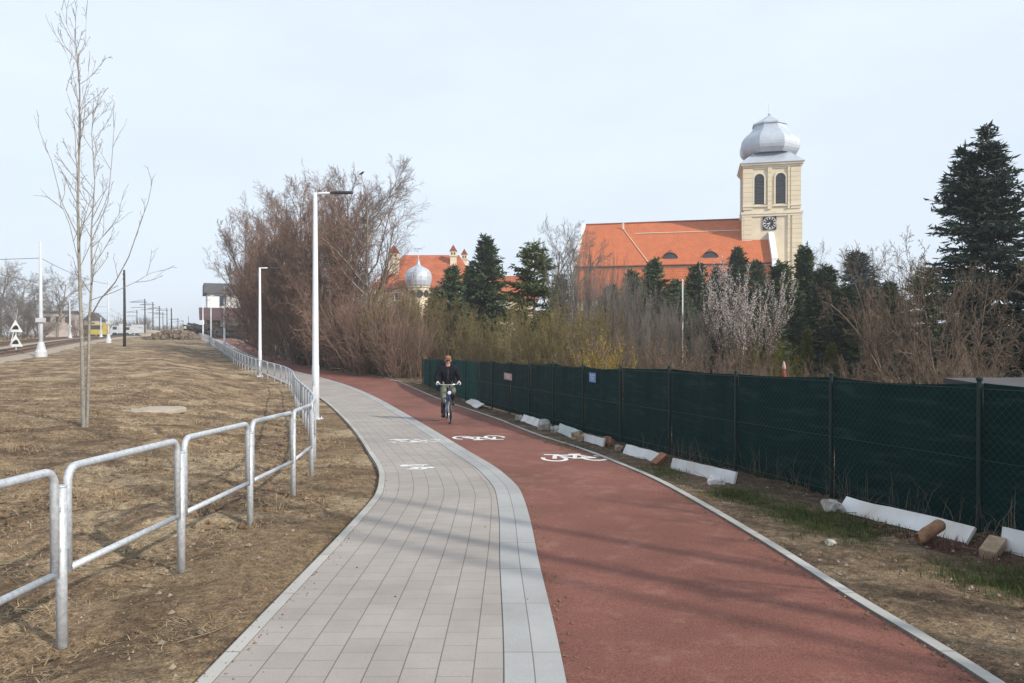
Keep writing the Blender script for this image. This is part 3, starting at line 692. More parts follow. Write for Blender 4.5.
    m = MB(); m.prism([(uL+.02,ve2+.3,0),(uL+.02,2*vr-ve2-.3,0),(uL+.02,2*vr-ve2-.3,ze2-.1),(uL+.02,2*vr-ve-.2,ze-.2),(uL+.02,vr,zr-.2),(uL+.02,ve+.2,ze-.2),(uL+.02,ve2+.3,ze2-.1)], (0,0,0), (uR-uL-.04,0,0)); m.build('nave_wall', M['cream'], root)
    t = MB()
    def slope(v): return zr+(v-vr)*(zr-ze)/(vr-ve)
    t.tube([(uL, vr, zr+.05), (uR, vr, zr+.05)], .13, 8); t.tube([(uL, ve-.05, ze-.05), (uR, ve-.05, ze-.05)], .10, 8)
    t.build('ridge_and_gutter', M['oldtile'], rf)
    s = MB(); s.tube([(-14.3, 2.0, slope(2.0)+.12), (0, 2.0, slope(2.0)+.12)], .06, 6); s.build('snow_guard', M['cream_trim'], rf)
    s = MB(); s.tube([(-16.0, 3.2, slope(3.2)+.12), (-11.9, ve+.1, slope(ve+.1)+.12)], .045, 6); s.box((-16.0, 3.2, slope(3.2)+.5), (.22,.22,.9)); s.build('roof_valley', M['cream_trim'], rf)
    for u in (-9.3, -4.2):                       # eyebrow dormers
        e = MB(); vb = -3.4; n = 14
        ring = [(u+1.05*cos(pi*i/n)*(1.0), .82*sin(pi*i/n)**1.2) for i in range(n+1)]
        for i in range(n):
            (xa, ha), (xb, hb) = ring[i], ring[i+1]
            e.quad((xa, vb, slope(vb)+ha), (xb, vb, slope(vb)+hb), (u+(xb-u)*.3, vb+(.5+hb*1.7), slope(vb+.5+hb*1.7)+.03), (u+(xa-u)*.3, vb+(.5+ha*1.7), slope(vb+.5+ha*1.7)+.03))
        d_ = e.build('eyebrow_dormer', M['oldtile'], rf)
        q = MB(); q.prism([(x_*.86+u*.14, vb, slope(vb)+h_*.82-.02) for x_, h_ in ring], (0,-.03,0), (0,.25,0)); q.build('dormer_window', M['glass'], rf)
    for (uu, wd, top) in ((uL, .5, .45), (uR, .7, 1.0)):     # gable parapets
        p = MB(); p.prism([(uu, ve2-.15, ze2-.6), (uu, ve-.35, ze-.2), (uu, ve-.35, ze+top), (uu, vr, zr+top*.45), (uu, 2*vr-ve+.35, ze+top*.6), (uu, 2*vr-ve2+.15, ze2-.6)] if uu == uL else
                      [(uu, ve2-.4, ze2-3), (uu, ve2-.4, ze2+.6), (uu, ve-.55, ze+.2), (uu, ve-.55, ze+.5), (uu, -.6, slope(-.6)+1.0), (uu, -.03, slope(0)+1.0), (uu, -.03, ze2-3)], (-wd/2,0,0), (wd/2,0,0))
        p.build('gable_parapet', M['white'], root)
church()

# ------------------------------------------------------------------ presbytery with the small dome
def house():
    D = 90.; x0, y0 = at(423, D); gz_ = zg(x0, y0); root = empty('presbytery_house', (x0, y0, gz_))
    tag(root, 'large house with hipped orange roof, cream chimneys and a silver domed turret', 'house')
    Z = lambda y, d=D: ztop(y, d)-gz_
    X = lambda px, d=D: (px-512)/FOC*d-x0
    m = MB(); e = Z(288, 87); r = Z(255, 93); xl, xr = X(372, 88), X(480, 88); yl, yr = -3.2, 9.5
    A, B = (X(404, 93), 3.2, r), (X(459, 93), 3.2, r)
    m.uv = []
    def sl(poly):
        n = len(m.v); m.v += poly; m.f.append(tuple(range(n, n+len(poly)))); m.uv += [(p[0]+p[1]*.3, p[2]*1.3) for p in poly]
    sl([(xl,yl,e),(xr,yl,e),B,A]); sl([(xr,yr,e),(xl,yr,e),A,B]); sl([(xl,yr,e),(xl,yl,e),A]); sl([(xr,yl,e),(xr,yr,e),B])
    rf = m.build('roof', M['oldtile'], root)
    w_ = MB(); w_.box(((xl+xr)/2, (yl+yr)/2, e/2), (xr-xl-.8, yr-yl-.8, e-.05)); w_.build('wall', M['cream'], root)
    def chim(pl_, pr_, yt, yb, y, label=None):
        c = MB(); u0, u1 = X(pl_, D+y), X(pr_, D+y); zt, zb = ztop(yt, D+y)-gz_, ztop(yb, D+y)-gz_; wd = u1-u0; cx = (u0+u1)/2
        c.box((cx, y, (zt+zb)/2-.8), (wd, wd*.8, zt-zb+.6)); c.box((cx, y, zt-1.05), (wd+.2, wd*.8+.2, .16)); o = c.build('chimney', M['cream'], root)
        k = MB(); k.prism([(cx-wd/2-.12, 0, zt-.5), (cx+wd/2+.12, 0, zt-.5), (cx, 0, zt+wd*.42)], (0, y-wd*.45, 0), (0, y+wd*.45, 0)); k.build('chimney_cap', M['oldtile'], o)
        h = MB()
        for s in (-.22, .22): h.box((cx+s*wd, y-wd*.4-.01, zt-.78), (wd*.2, .06, .28))
        h.build('flue_opening', M['black'], o)
    chim(389.5, 399, 249.5, 280, -.2); chim(450.5, 456.5, 247.5, 270, 1.4); chim(462, 467, 251, 262, 4.5)
    # turret
    cx, cy = X(418.5, 86), -4.0; d_ = 86.
    zz = lambda y: ztop(y, d_)-gz_; q = d_/FOC
    t = MB(); t.lathe([(9.6*q, 0), (9.6*q, zz(291)), (10.2*q, zz(290.5)), (10.2*q, zz(288)), (11.4*q, zz(287.6)), (11.6*q, zz(286.4))], 24, (cx, cy, 0)); tu = t.build('turret', M['cream'], root)
    t = MB(); t.lathe([(11.8*q, zz(286.5)),(12.6*q, zz(285.3)),(13.4*q, zz(281)),(13.5*q, zz(277)),(12.6*q, zz(272.8)),(10*q, zz(269.4)),(6*q, zz(267.4)),(3.2*q, zz(266)),(2.0*q, zz(264.5)),(1.3*q, zz(262)),(.3*q, zz(259))], 16, (cx, cy, 0))
    t.build('dome', M['zinc'], tu, smooth=False)
    f = MB(); f.tube([(cx, cy, zz(260)), (cx, cy, zz(254))], .04, 6); f.lathe([(.02,-.16),(.17,0),(.02,.16)], 10, (cx, cy, zz(260.5))); f.build('finial', M['zinc'], tu)
    for a in (-120, -75, -30):
        n = Vector((cos(R(a)), sin(R(a)), 0)); c = Vector((cx, cy, zz(294.2)))+n*(9.6*q-.03); ax = Vector((-n.y, n.x, 0))
        g_ = MB(); g_.prism([c+ax*.42*cos(i*pi/10)+Vector((0,0,.42*sin(i*pi/10))) for i in range(20)], (0,0,0), n*.09); g_.build('round_window', M['glass'], tu)
    d2 = MB(); xa = X(399, 86.5); d2.box((xa, -3.9, zz(296.5)), (.9,.3,1.1)); wn = d2.build('window', M['white'], root)
    d3 = MB(); d3.box((xa-.19, -4.06, zz(296.5)), (.3,.05,.85)); d3.box((xa+.19, -4.06, zz(296.5)), (.3,.05,.85)); d3.build('pane', M['glass'], wn)
house()
def small_house():
    D = 84.; x0, y0 = at(508, D); gz_ = zg(x0, y0); root = empty('small_house', (x0, y0, gz_)); tag(root, 'small house mostly hidden, only its orange roof showing between two spruces', 'house')
    e, r = ztop(299, D)-gz_, ztop(276, D+4)-gz_
    m = MB(); m.uv = []
    P4 = [(-3.2,-.2,e),(3.6,-.2,e),(2.2,4,r),(-2.2,4,r)]
    for poly in (P4, [(3.6,8.2,e),(-3.2,8.2,e),(-2.2,4,r),(2.2,4,r)], [(3.6,-.2,e),(3.6,8.2,e),(2.2,4,r)], [(-3.2,8.2,e),(-3.2,-.2,e),(-2.2,4,r)]):
        n = len(m.v); m.v += poly; m.f.append(tuple(range(n, n+len(poly)))); m.uv += [(p[0]+p[1]*.3, p[2]*1.3) for p in poly]
    m.build('roof', M['oldtile'], root); w_ = MB(); w_.box((.2, 4, e/2), (6, 7.6, e-.1)); w_.build('wall', M['cream'], root)
    w2 = MB(); w2.box((.8, .18, e*.7), (.9,.1,1.1)); w2.build('window', M['glass'], root)
small_house()

# ------------------------------------------------------------------ station building at the far end of the path
def station():
    D = 138.; x0, y0 = at(206, D); gz_ = zg(x0, y0); root = empty('station_building', (x0, y0, gz_), R(24)); tag(root, 'old station building with white upper storey, grey roofs and dark brick platform front', 'building')
    Z = lambda y: ztop(y, D)-gz_; q = D/FOC
    m = MB(); m.box((9, 6, Z(308)/2+Z(292)/2), (17.4, 11, Z(292)-Z(308))); m.build('upper_wall', M['white'], root)
    r = MB(); r.prism([(-.3,-.4,Z(293)),(-.3,12.4,Z(293)),(-.3,10.5,Z(282.5)),(-.3,1.4,Z(282.5))], (0,0,0), (18.6,0,0)); r.build('roof', M['darkroof'], root)
    b = MB(); b.box((9.5, 5.9, Z(312)/2), (19, 11.6, Z(312))); b.build('lower_wall', M['brickdark'], root)
    c = MB(); c.prism([(-1.2,-3.6,Z(320.5)),(-1.2,.2,Z(310)),(-1.2,.2,Z(307.5)),(-1.2,-3.6,Z(318))], (0,0,0), (21.5,0,0)); cp = c.build('canopy', M['canopy'], root)
    for u in (0, 6, 12, 18):
        s = MB(); s.tube([(u,-3,0),(u,-3,Z(321))], .12, 6); s.build('canopy_post', M['brickdark'], cp)
    p = MB(); p.box((6.5,-.1,Z(323)), (8,.3,2.3)); p.build('white_panel', M['white'], root)
    for u in (3, 7, 11, 15):
        w_ = MB(); w_.box((u, .42, Z(300.5)), (1.1,.2,1.8)); w_.build('window', M['glass'], root)
station()
def heap(px0, px1, ytop, D, name, mt, label, n, seed, cat, sz=(1.6,.25,.2), flat_=False):
    rg = random.Random(seed); xa, xb = at(px0, D)[0], at(px1, D)[0]; cx = (xa+xb)/2; gz_ = zg(cx, D); h = max(.5, ztop(ytop, D)-gz_); m = MB()
    for i in range(n):
        t = rg.uniform(-1, 1); hh = h*(1-abs(t)**2)*rg.random(); 
        Mt = Matrix.Rotation(rg.uniform(-.4,.4), 3, 'Y') @ Matrix.Rotation(rg.uniform(-.6,.6) if flat_ else rg.uniform(0, pi), 3, 'Z')
        k = rg.uniform(.6, 1.3); m.box((t*(xb-xa)/2, rg.uniform(-1.6,1.6), hh), (sz[0]*k, sz[1]*k, sz[2]*k), M=Mt)
    o = m.build(name, mt); o.location = (cx, D, gz_); return tag(o, label, cat)
heap(190, 213, 326, 124, 'timber_stack', M['junk'], 'black stack of old timbers beside the far end of the railing', 260, 1, 'timber stack', (3.2,.35,.3), True)
heap(213, 262, 327, 127, 'timber_stack', M['junk'], 'long dark stack of old sleepers under the canopy of the station building', 420, 2, 'timber stack', (3.2,.35,.3), True)
heap(152, 200, 331.5, 112, 'rubble_heap', M['rubble'], 'brown heap of soil and rubble on the waste ground near the railing end', 700, 3, 'heap', (.9,.6,.45))
heap(152, 178, 331, 122, 'beam_pile', M['slab'], 'pale concrete beams piled behind the brown rubble heap', 40, 4, 'beam pile', (4,.5,.35), True)

# ------------------------------------------------------------------ railway
LX = lambda Y: -36.2-.445*(Y-52)
def track(off, label):
    root = empty('railway_track', (LX(60)+off, 60, zg(LX(60)+off, 60))); ox, oy, oz = root.location; tag(root, label, 'railway track', 'railway tracks')
    q = np.concatenate([np.arange(-10, 120, 3.), np.geomspace(121, 900, 16)])
    for s in (-.78, .78):
        m = MB()
        pts = [(LX(y)+off+s-ox, y-oy, zg(LX(y)+off, y)+.36-oz) for y in q]
        for (w_, z0, z1) in ((.15,-.17,-.13),(.04,-.13,-.03),(.075,-.03,.02)):
            for a, b in zip(pts[:-1], pts[1:]): m.prism([(a[0]-w_/2,a[1],a[2]+z0),(a[0]+w_/2,a[1],a[2]+z0),(a[0]+w_/2,a[1],a[2]+z1),(a[0]-w_/2,a[1],a[2]+z1)], (0,0,0), (b[0]-a[0], b[1]-a[1], b[2]-a[2]))
        m.build('rail', M['rail_rust'], root)
    m = MB()
    for y in np.arange(-5, 200, .7): m.box((LX(y)+off-ox, y-oy, zg(LX(y)+off, y)+.15-oz), (2.5,.25,.16), rz=.42)
    tag(m.build('sleepers', M['sleeper'], root), kind='stuff')
def bal(a, b):
    m = MB(); q = np.concatenate([np.arange(-20, 130, 3.), np.geomspace(131, 900, 16)]); 
    for y in q:
        for (o, dz) in ((a-1.4,-.1),(a-.7,.14),((a+b)/2,.16),(b+.5,.14),(b+1.6,-.1)): m.v.append((LX(y)+o, y, zg(LX(y)+o, y)+dz))
    for k in range(len(q)-1):
        for j in range(4): m.f.append((k*5+j, k*5+j+1, k*5+6+j, k*5+5+j))
    tag(m.build('ballast_bed', M['ballast']), kind='structure')
bal(-6.6, 1.6)
track(0, 'rusty railway track nearer to the dirt ground'); track(-5.0, 'rusty railway track on the far side, next to the embankment')

def mast(px, D, ytop, label, r=.16, mt='mastwhite', wires=True):
    x, y = at(px, D); z = zg(x, y); h = ztop(ytop, D)-z; root = empty('railway_mast', (x, y, z)); tag(root, label, 'mast', 'railway masts')
    m = MB(); m.tube([(0,0,.2),(0,0,h*.3),(0,0,h)], [r*.9,r*.8,r*.5], 12); m.build('pole', M[mt], root, smooth=True)
    b = MB(); b.lathe([(r*2.4,-.2),(r*2.4,.35),(r*1.9,.5),(r*1.2,1.0),(r*1.15,1.05)], 12); b.build('footing', M[mt], root)
    c = MB(); c.box((0,-.02,h*.32), (r*3,r*2.6,.3)); c.build('clamp', M[mt], root)
    return x, y, z, h
w1 = mast(41, 52, 242, 'thick pale grey railway mast nearest the viewer, left of the sapling')
w2 = mast(108.5, 88, 281, 'pale grey railway mast between the sapling and dark wooden pole', .13)
w3 = mast(70, 112, 297, 'short pale mast behind the tracks between nearest mast and sapling', .13)
w4 = mast(101, 118, 317, 'small pale mast in front of the yellow rail vehicle', .12)
def wire(pts, label, r=.018, n=24):
    m = MB(); P_ = []
    for a, b in zip(pts[:-1], pts[1:]):
        a, b = Vector(a), Vector(b); L_ = (b-a).length
        for i in range(n): t = i/n; q = a.lerp(b, t); q.z -= 4*t*(1-t)*L_*.008; P_.append(q)
    P_.append(Vector(pts[-1])); m.tube(P_, r, 4); return tag(m.build('overhead_wire', M['wire']), label, 'wire', 'overhead wires')
def top(wv, f=1., dx=0): return (wv[0]+dx, wv[1], wv[2]+wv[3]*f)
wire([top(w1,.86), (w1[0]-14, w1[1]+1, w1[2]+w1[3]*.86)], 'thin wire running level from nearest pale mast to the left', .02)
wire([(w1[0]-14, w1[1]-8, w1[2]+9.4), top(w1,.64,-.1), ], 'thin wire slanting down to the nearest pale mast from upper left', .02)
wire([top(w1,.86), top(w2,.95)], 'thin overhead wire strung from the nearest mast to the next mast', .02)
for k, (dx, hz) in enumerate(((-1.2,5.8),(-1.2,4.7),(-6.2,5.8),(-6.2,4.7))):
    wire([(LX(y)+dx, y, zg(LX(y), y)+hz) for y in (20,80,140,220,330)], ['upper contact wire above the nearer track','lower contact wire above the nearer track','upper contact wire above the far track','lower contact wire above the far track'][k], .022)
def woodpole(px, D, ytop, label, arm=False):
    x, y = at(px, D); z = zg(x, y); h = ztop(ytop, D)-z; root = empty('line_pole', (x, y, z)); tag(root, label, 'pole', 'dark poles along the railway')
    m = MB(); m.tube([(0,0,-.1),(.02,0,h*.5),(0,0,h)], [.15,.13,.10], 8); m.build('pole', M['woodpole'], root, smooth=True)
    if arm:
        a = MB(); a.box((-1.3,0,h*.92), (3.4,.1,.12)); a.box((-1.3,0,h*.78), (3.0,.08,.08)); a.tube([(0,0,h*.98),(-2.9,0,h*.92)], .03, 4); a.build('cross_arm', M['woodpole'], root)
    for s in (.93,.87):
        i = MB(); i.tube([(0,-.13,h*s),(0,-.24,h*s+.1)], .05, 6); i.build('insulator', M['woodpole'], root)
woodpole(124.5, 74, 270, 'dark wooden pole standing alone on the dirt, nearest of the dark poles')
for px, D, yt, a, lb in ((145,150,299,1,'dark catenary pole with cross arms, second from the left among the far poles'),(153,170,302,1,'thin dark far pole just right of the pole with cross arms'),(159.5,185,306,1,'far dark pole in the middle of the row of poles'),(167,200,308,1,'far dark pole above the pale beams'),(171.5,150,308,0,'plain thin dark pole above the brown rubble heap'),(137,210,310,1,'very thin far pole above the white lorries'),(178,260,318,1,'very far thin pole right of the rubble heap top'),(183,300,320,1,'very far thin pole close to the timber stack'),(188.5,330,316,0,'farthest thin pole left of the timber stack'),(163,240,312,1,'faint far pole between two darker poles')):
    woodpole(px, D, yt, lb, bool(a))

# warning signs by the track
x, y = at(16, 56); sg = empty('warning_sign', (x, y, zg(x, y))); tag(sg, 'two white triangular signs one above the other on a thin post by the tracks', 'sign')
m = MB(); m.tube([(0,0,-.1),(0,0,2.2)], .035, 6); m.build('post', M['mastwhite'], sg)
for zc in (2.12, 1.02):
    t = MB(); t.prism([(-.55,0,zc-.42),(.55,0,zc-.42),(0,0,zc+.5)], (0,-.07,0), (0,-.04,0)); pl_ = t.build('triangle_plate', M['white'], sg)
    b = MB(); b.prism([(-.26,0,zc-.22),(.26,0,zc-.22),(.2,0,zc+.0),(.05,0,zc+.12),(-.15,0,zc-.02)], (0,-.085,0), (0,-.07,0)); b.build('pictogram', M['black'], pl_)

# buildings and vehicles beyond the tracks
def cottage(px0, px1, ye, yr, yb, D, wm, rm, label, wins, name='house'):
    xa, xb = at(px0, D)[0], at(px1, D)[0]; cx = (xa+xb)/2; gz_ = min(zg(cx, D), ztop(yb, D)); root = empty(name, (cx, D, gz_), R(20)); tag(root, label, 'house')
    wd = (xb-xa)*.94; e = ztop(ye, D)-gz_; r = ztop(yr, D)-gz_; dp = 7
    m = MB(); m.box((0, dp/2, e/2), (wd, dp, e)); m.build('wall', M[wm], root)
    rr_ = MB(); rr_.prism([(-wd/2-.3,-.4,e),(-wd/2-.3,dp+.4,e),(-wd/2-.3,dp/2,max(r, e+.5))], (0,0,0), (wd+.6,0,0)) if name != 'gable_house' else rr_.prism([(-wd/2-.4,-.3,e),(wd/2+.4,-.3,e),(0,-.3,r)], (0,0,0), (0,dp+.6,0)); rr_.build('roof', M[rm], root)
    for (u, z, w_, h_) in wins:
        q = MB(); q.box((u*wd, -.02, z*e), (w_, .12, h_)); q.build('window', M['glass'], root)
cottage(43, 71.5, 312.5, 310, 334, 150, 'pink', 'darkroof', 'pale pinkish flat roofed house behind the tracks under the round bare tree', [(-.3,.72,.9,1.1),(.05,.72,.9,1.1),(.33,.72,.7,1.3)])
cottage(85, 99, 320, 312, 334, 160, 'pink', 'darkroof', 'small pinkish gabled house behind the yellow rail vehicle', [(0,.7,1.2,1)], 'gable_house')
def railcar():
    D = 150; xa, xb = at(85, D)[0], at(107, D)[0]; cx = (xa+xb)/2; root = empty('rail_vehicle', (cx, D, zg(cx, D)+.1), R(12)); tag(root, 'yellow rail maintenance vehicle with dark windows beyond the tracks', 'rail vehicle')
    z1 = ztop(324.5, D)-zg(cx, D); wd = xb-xa; m = MB(); m.box((0,0,z1*.36), (wd,2.4,z1*.4)); m.box((wd*.42,0,z1*.72), (wd*.16,2.4,z1*.5)); m.box((0,0,z1*.94), (wd,2.4,z1*.1)); m.build('body', M['yellow'], root, bevel=.05)
    g_ = MB(); g_.box((-wd*.08,0,z1*.72), (wd*.8,2.3,z1*.4)); g_.build('window_band', M['glass'], root)
    for u in (-.36,-.2,.2,.36):
        q = MB(); q.tube([(u*wd,-1.1,.4),(u*wd,1.1,.4)], .42, 14); q.build('wheel', M['black'], root)
railcar()
def lorry(px0, px1, D, label, rz, c='mastwhite'):
    xa, xb = at(px0, D)[0], at(px1, D)[0]; cx = (xa+xb)/2; L_ = (xb-xa); root = empty('lorry', (cx, D, zg(cx, D)), rz); tag(root, label, 'lorry', 'white lorries beyond the tracks')
    m = MB(); m.box((.9,0,1.9), (L_-2.2,2.4,2.2)); m.build('cargo_box', M[c], root, bevel=.04)
    m = MB(); m.prism([(-L_/2,-1.1,.6),(-L_/2+2,-1.1,.6),(-L_/2+2,-1.1,2.6),(-L_/2+.6,-1.1,2.6),(-L_/2,-1.1,1.6)], (0,0,0), (0,2.2,0)); cb = m.build('cab', M[c], root)
    m = MB(); m.prism([(-L_/2+.03,-1.0,1.65),(-L_/2+.6,-1.0,2.5),(-L_/2+.5,-1.0,2.5),(-L_/2-.03,-1.0,1.65)], (0,0,0), (0,2.0,0)); m.box((-L_/2+1.1,-1.11,2.0), (.9,.03,.7)); m.build('window', M['glass'], cb)
    for u in (-L_/2+1, L_/2-1.6, L_/2-.6):
        q = MB(); q.tube([(u,-1.15,.48),(u,1.15,.48)], .48, 14); q.build('wheel', M['black'], root)
lorry(112, 124, 175, 'white lorry beyond the tracks, left of the dark wooden pole', R(8)); lorry(125.5, 145, 190, 'longer white lorry beyond the tracks, right of the dark wooden pole', R(5))

# ------------------------------------------------------------------ vegetation builders
def rotaway(d, ang, rg):
    a = d.orthogonal().normalized(); b = d.cross(a); f = rg.random()*2*pi
    return (d*cos(ang)+(a*cos(f)+b*sin(f))*sin(ang)).normalized()
def grow(rg, p, d, L_, r, lvl, S, out):
    n = S['seg'][lvl]; pts = [p.copy()]; rad = [r]; r1 = max(S['rmin'], r*S['tap'][lvl])
    for i in range(n):
        j = S['jit'][lvl]; d = (d+Vector((rg.gauss(0,j), rg.gauss(0,j), rg.gauss(0,j)+S['trop'][lvl]))).normalized()
        p = p+d*(L_/n); pts.append(p.copy()); rad.append(r+(r1-r)*(i+1)/n)
    out.append((lvl, pts, rad))
    if lvl+1 >= len(S['seg']): return
    k = S['kids'][lvl]; k = int(k*rg.uniform(.8, 1.2)+.5)
    for c in range(k):
        t = S['t0'][lvl]+(1-S['t0'][lvl])*((c+rg.random())/k); f = t*n; i = min(int(f), n-1); q = pts[i].lerp(pts[i+1], f-i)
        dd = (pts[i+1]-pts[i]).normalized(); rr_ = rad[i]+(rad[i+1]-rad[i])*(f-i)
        cd = rotaway(dd, S['ang'][lvl]*rg.uniform(.7,1.25), rg)
        grow(rg, q, cd, L_*S['rat'][lvl]*rg.uniform(.65,1.2)*(1-S['fall'][lvl]*t), max(S['rmin'], rr_*S['rk'][lvl]), lvl+1, S, out)
def sticks(out, levels, n):
    m = MB()
    for lvl, pts, rad in out:
        if lvl in levels: m.tube(pts, rad, n if lvl else max(n, 7), cap=False)
    return m
HT = {}
def bare(key, seed, S, mt_trunk, mt_twig, stems=1, spread=0., base_r=0, split=2, leaf=None, names=('trunk','crown')):
    rg = random.Random(seed); out = []
    for s in range(stems):
        a = 2*pi*s/stems+rg.random(); t = spread*rg.uniform(.25,1)
        d = Vector((sin(t)*cos(a), sin(t)*sin(a), cos(t))); b_ = Vector((cos(a), sin(a), 0))*base_r*rg.random()
        grow(rg, b_-Vector((0,0,.15)), d, S['L']*rg.uniform(.75,1) if stems > 1 else S['L'], S['r']*rg.uniform(.7,1.1), 0, S, out)
    root = empty(key)
    sticks(out, range(split), 6).build(names[0], mt_trunk, root, smooth=True)
    tw = sticks(out, range(split, 9), 3).build(names[1], mt_twig, root)
    zs_ = sorted(p.z for _, pts, _ in out for p in pts); mxz = zs_[int(len(zs_)*(.985 if stems < 5 else .95))]; ww = sorted(math.hypot(p.x, p.y) for _, pts, _ in out for p in pts)
    HT[root.name] = (mxz, 2*ww[int(len(ww)*.97)])
    if leaf:
        m = MB(); cnt, size, lo, nm, mt = leaf; ends = [(pts, l) for l, pts, _ in out if l >= len(S['seg'])-2]
        for k in range(cnt):
            pts, l = rg.choice(ends); i = rg.randrange(len(pts)-1); c = pts[i].lerp(pts[i+1], rg.random())
            if c.z < lo*mxz*rg.uniform(.7,1.3): continue
            c = c+Vector((rg.gauss(0,.02), rg.gauss(0,.02), rg.gauss(0,.02))); u = Vector((rg.gauss(0,1), rg.gauss(0,1), rg.gauss(0,1))).normalized(); v = u.orthogonal().normalized(); s = size*rg.uniform(.6,1.3)
            m.quad(c-u*s-v*s*.1, c-v*s*.5, c+u*s, c+v*s*.5)
        m.build(nm, mt, root)
    return root
TREE = dict(L=9, r=.15, rmin=.0055, seg=[7,5,4,3,2], tap=[.25,.3,.3,.5,.7], jit=[.07,.13,.16,.2,.2], trop=[.05,.09,.08,.06,.03], kids=[13,9,7,5], t0=[.2,.2,.15,.15], ang=[.75,.65,.65,.6], rat=[.62,.5,.5,.55], fall=[.55,.4,.3,.2], rk=[.6,.55,.55,.6])
def V(**k): d = dict(TREE); d.update(k); return d
def conifer(key, seed, h, Rr, mt, whorl=.36, nb=6, topang=.7, botang=-.15, droop=.25, dens=1., shape=.85, gap=0., nl=.13, z0=.06, needle_w=.28, tops=1):
    rg = random.Random(seed); root = empty(key); t = MB(); m = MB(); tw = MB()
    t.tube([(0,0,-.2),(0,0,h*.5),(rg.gauss(0,.05),0,h*.98)], [.011*h**.9+.03,.006*h**.9+.015,.01], 8)
    stems = [(Vector((0,0,0)), h)]
    if tops > 1: stems.append((Vector((-.72,.1,0)), h*.94)); t.tube([(0,0,h*.55),(-.66,.09,h*.64),(-.72,.1,h*.93)], [.07,.06,.012], 6)
    for si, (off, hh) in enumerate(stems):
        z = h*z0 if si == 0 else h*.68
        while z < hh*.985:
            f = z/hh; L0 = Rr*(1-f)**shape+.08
            for b in range(nb if f < .93 else 4):
                if rg.random() < gap: continue
                a = rg.random()*2*pi; L_ = L0*rg.uniform(.6,1.15)*(1 if si == 0 else .85); el = botang+(topang-botang)*f**1.3+rg.gauss(0,.1)
                pts = []; nseg = 5
                p = Vector((0,0,z+rg.uniform(-.15,.15)))+off; d = Vector((cos(a)*cos(el), sin(a)*cos(el), sin(el)))
                for i in range(nseg+1):
                    pts.append(p.copy()); d = (d+Vector((rg.gauss(0,.06), rg.gauss(0,.06), -droop*.35+droop*.5*(i/nseg)))).normalized(); p = p+d*L_/nseg
                tw.tube(pts, [.012+.012*L_*(1-i/nseg) for i in range(nseg+1)], 3, cap=False)
                ns = max(4, int(L_/.10*dens))
                for s in range(ns):
                    q = .12+.88*(s+rg.random())/ns; i = min(int(q*nseg), nseg-1); c = pts[i].lerp(pts[i+1], q*nseg-i); bd = (pts[i+1]-pts[i]).normalized()
                    side = bd.cross(Vector((0,0,1))).normalized()*(1 if s % 2 else -1)
                    sd = (bd*.75+side*rg.uniform(.4,1.0)+Vector((0,0,rg.gauss(-.12,.22)))).normalized(); sL = min(.75, .2+L_*.30*(1-q*.6))*rg.uniform(.6,1.2)
                    k = max(3, int(sL/(nl*.32)))
                    for e in range(k):
                        o = c+sd*sL*(e+.3)/k; nd = (sd+Vector((rg.gauss(0,.6), rg.gauss(0,.6), rg.gauss(.05,.5)))).normalized(); l = nl*rg.uniform(.7,1.3)
                        w_ = nd.orthogonal(); w_.rotate(Matrix.Rotation(rg.random()*6.28, 3, nd)); w_ = w_.normalized()*l*needle_w*.5
                        m.tri(o-w_, o+w_, o+nd*l)
            z += whorl*(.45+.55*(1-f))*rg.uniform(.7,1.3)
    for s in range(4): m.tri((-.03+off.x,0,hh-.3),(.03+off.x,0,hh-.3),(rg.gauss(0,.03)+off.x,rg.gauss(0,.03),hh+.25))
    t.build('trunk', M['bark_brown'], root, smooth=True); f_ = m.build('crown', mt, root); tw.build('branches', M['bark_brown'], root)
    HT[root.name] = (h, 2*Rr); return root

def put(proto, px, D, ytop, wpx, label, cat, group=None, rz=None, mt=None, first={}):
    x, y = at(px, D); z = zg(x, y); h = ztop(ytop, D)-z
    k = proto.name
    if k in first: o = copy_tree(proto)
    else: o = proto; first[k] = 1
    ph, pw = HT[k]; o.location = (x, y, z-.05); sz = h/ph; sx = wpx/FOC*D/pw if wpx else sz
    if 'bare' in k or 'shrub' in k or 'bush' in k: sx = max(sx, (.7 if 'tree' in k else .55)*sz)
    o.scale = (sx, sx, sz); rg = random.Random(label); o.rotation_euler = (0,0,rg.random()*6.28 if rz is None else rz)
    for c in KIDS.get(o.name, []):
        if c.name.split('.')[0] in ('crown','buds','twigs'):
            if mt: c.material_slots[0].link = 'OBJECT'; c.material_slots[0].material = M[mt]
            else: c.material_slots[0].link = 'DATA'
    if group is None and 'group' in o: del o['group']
    return tag(o, label, cat, group)

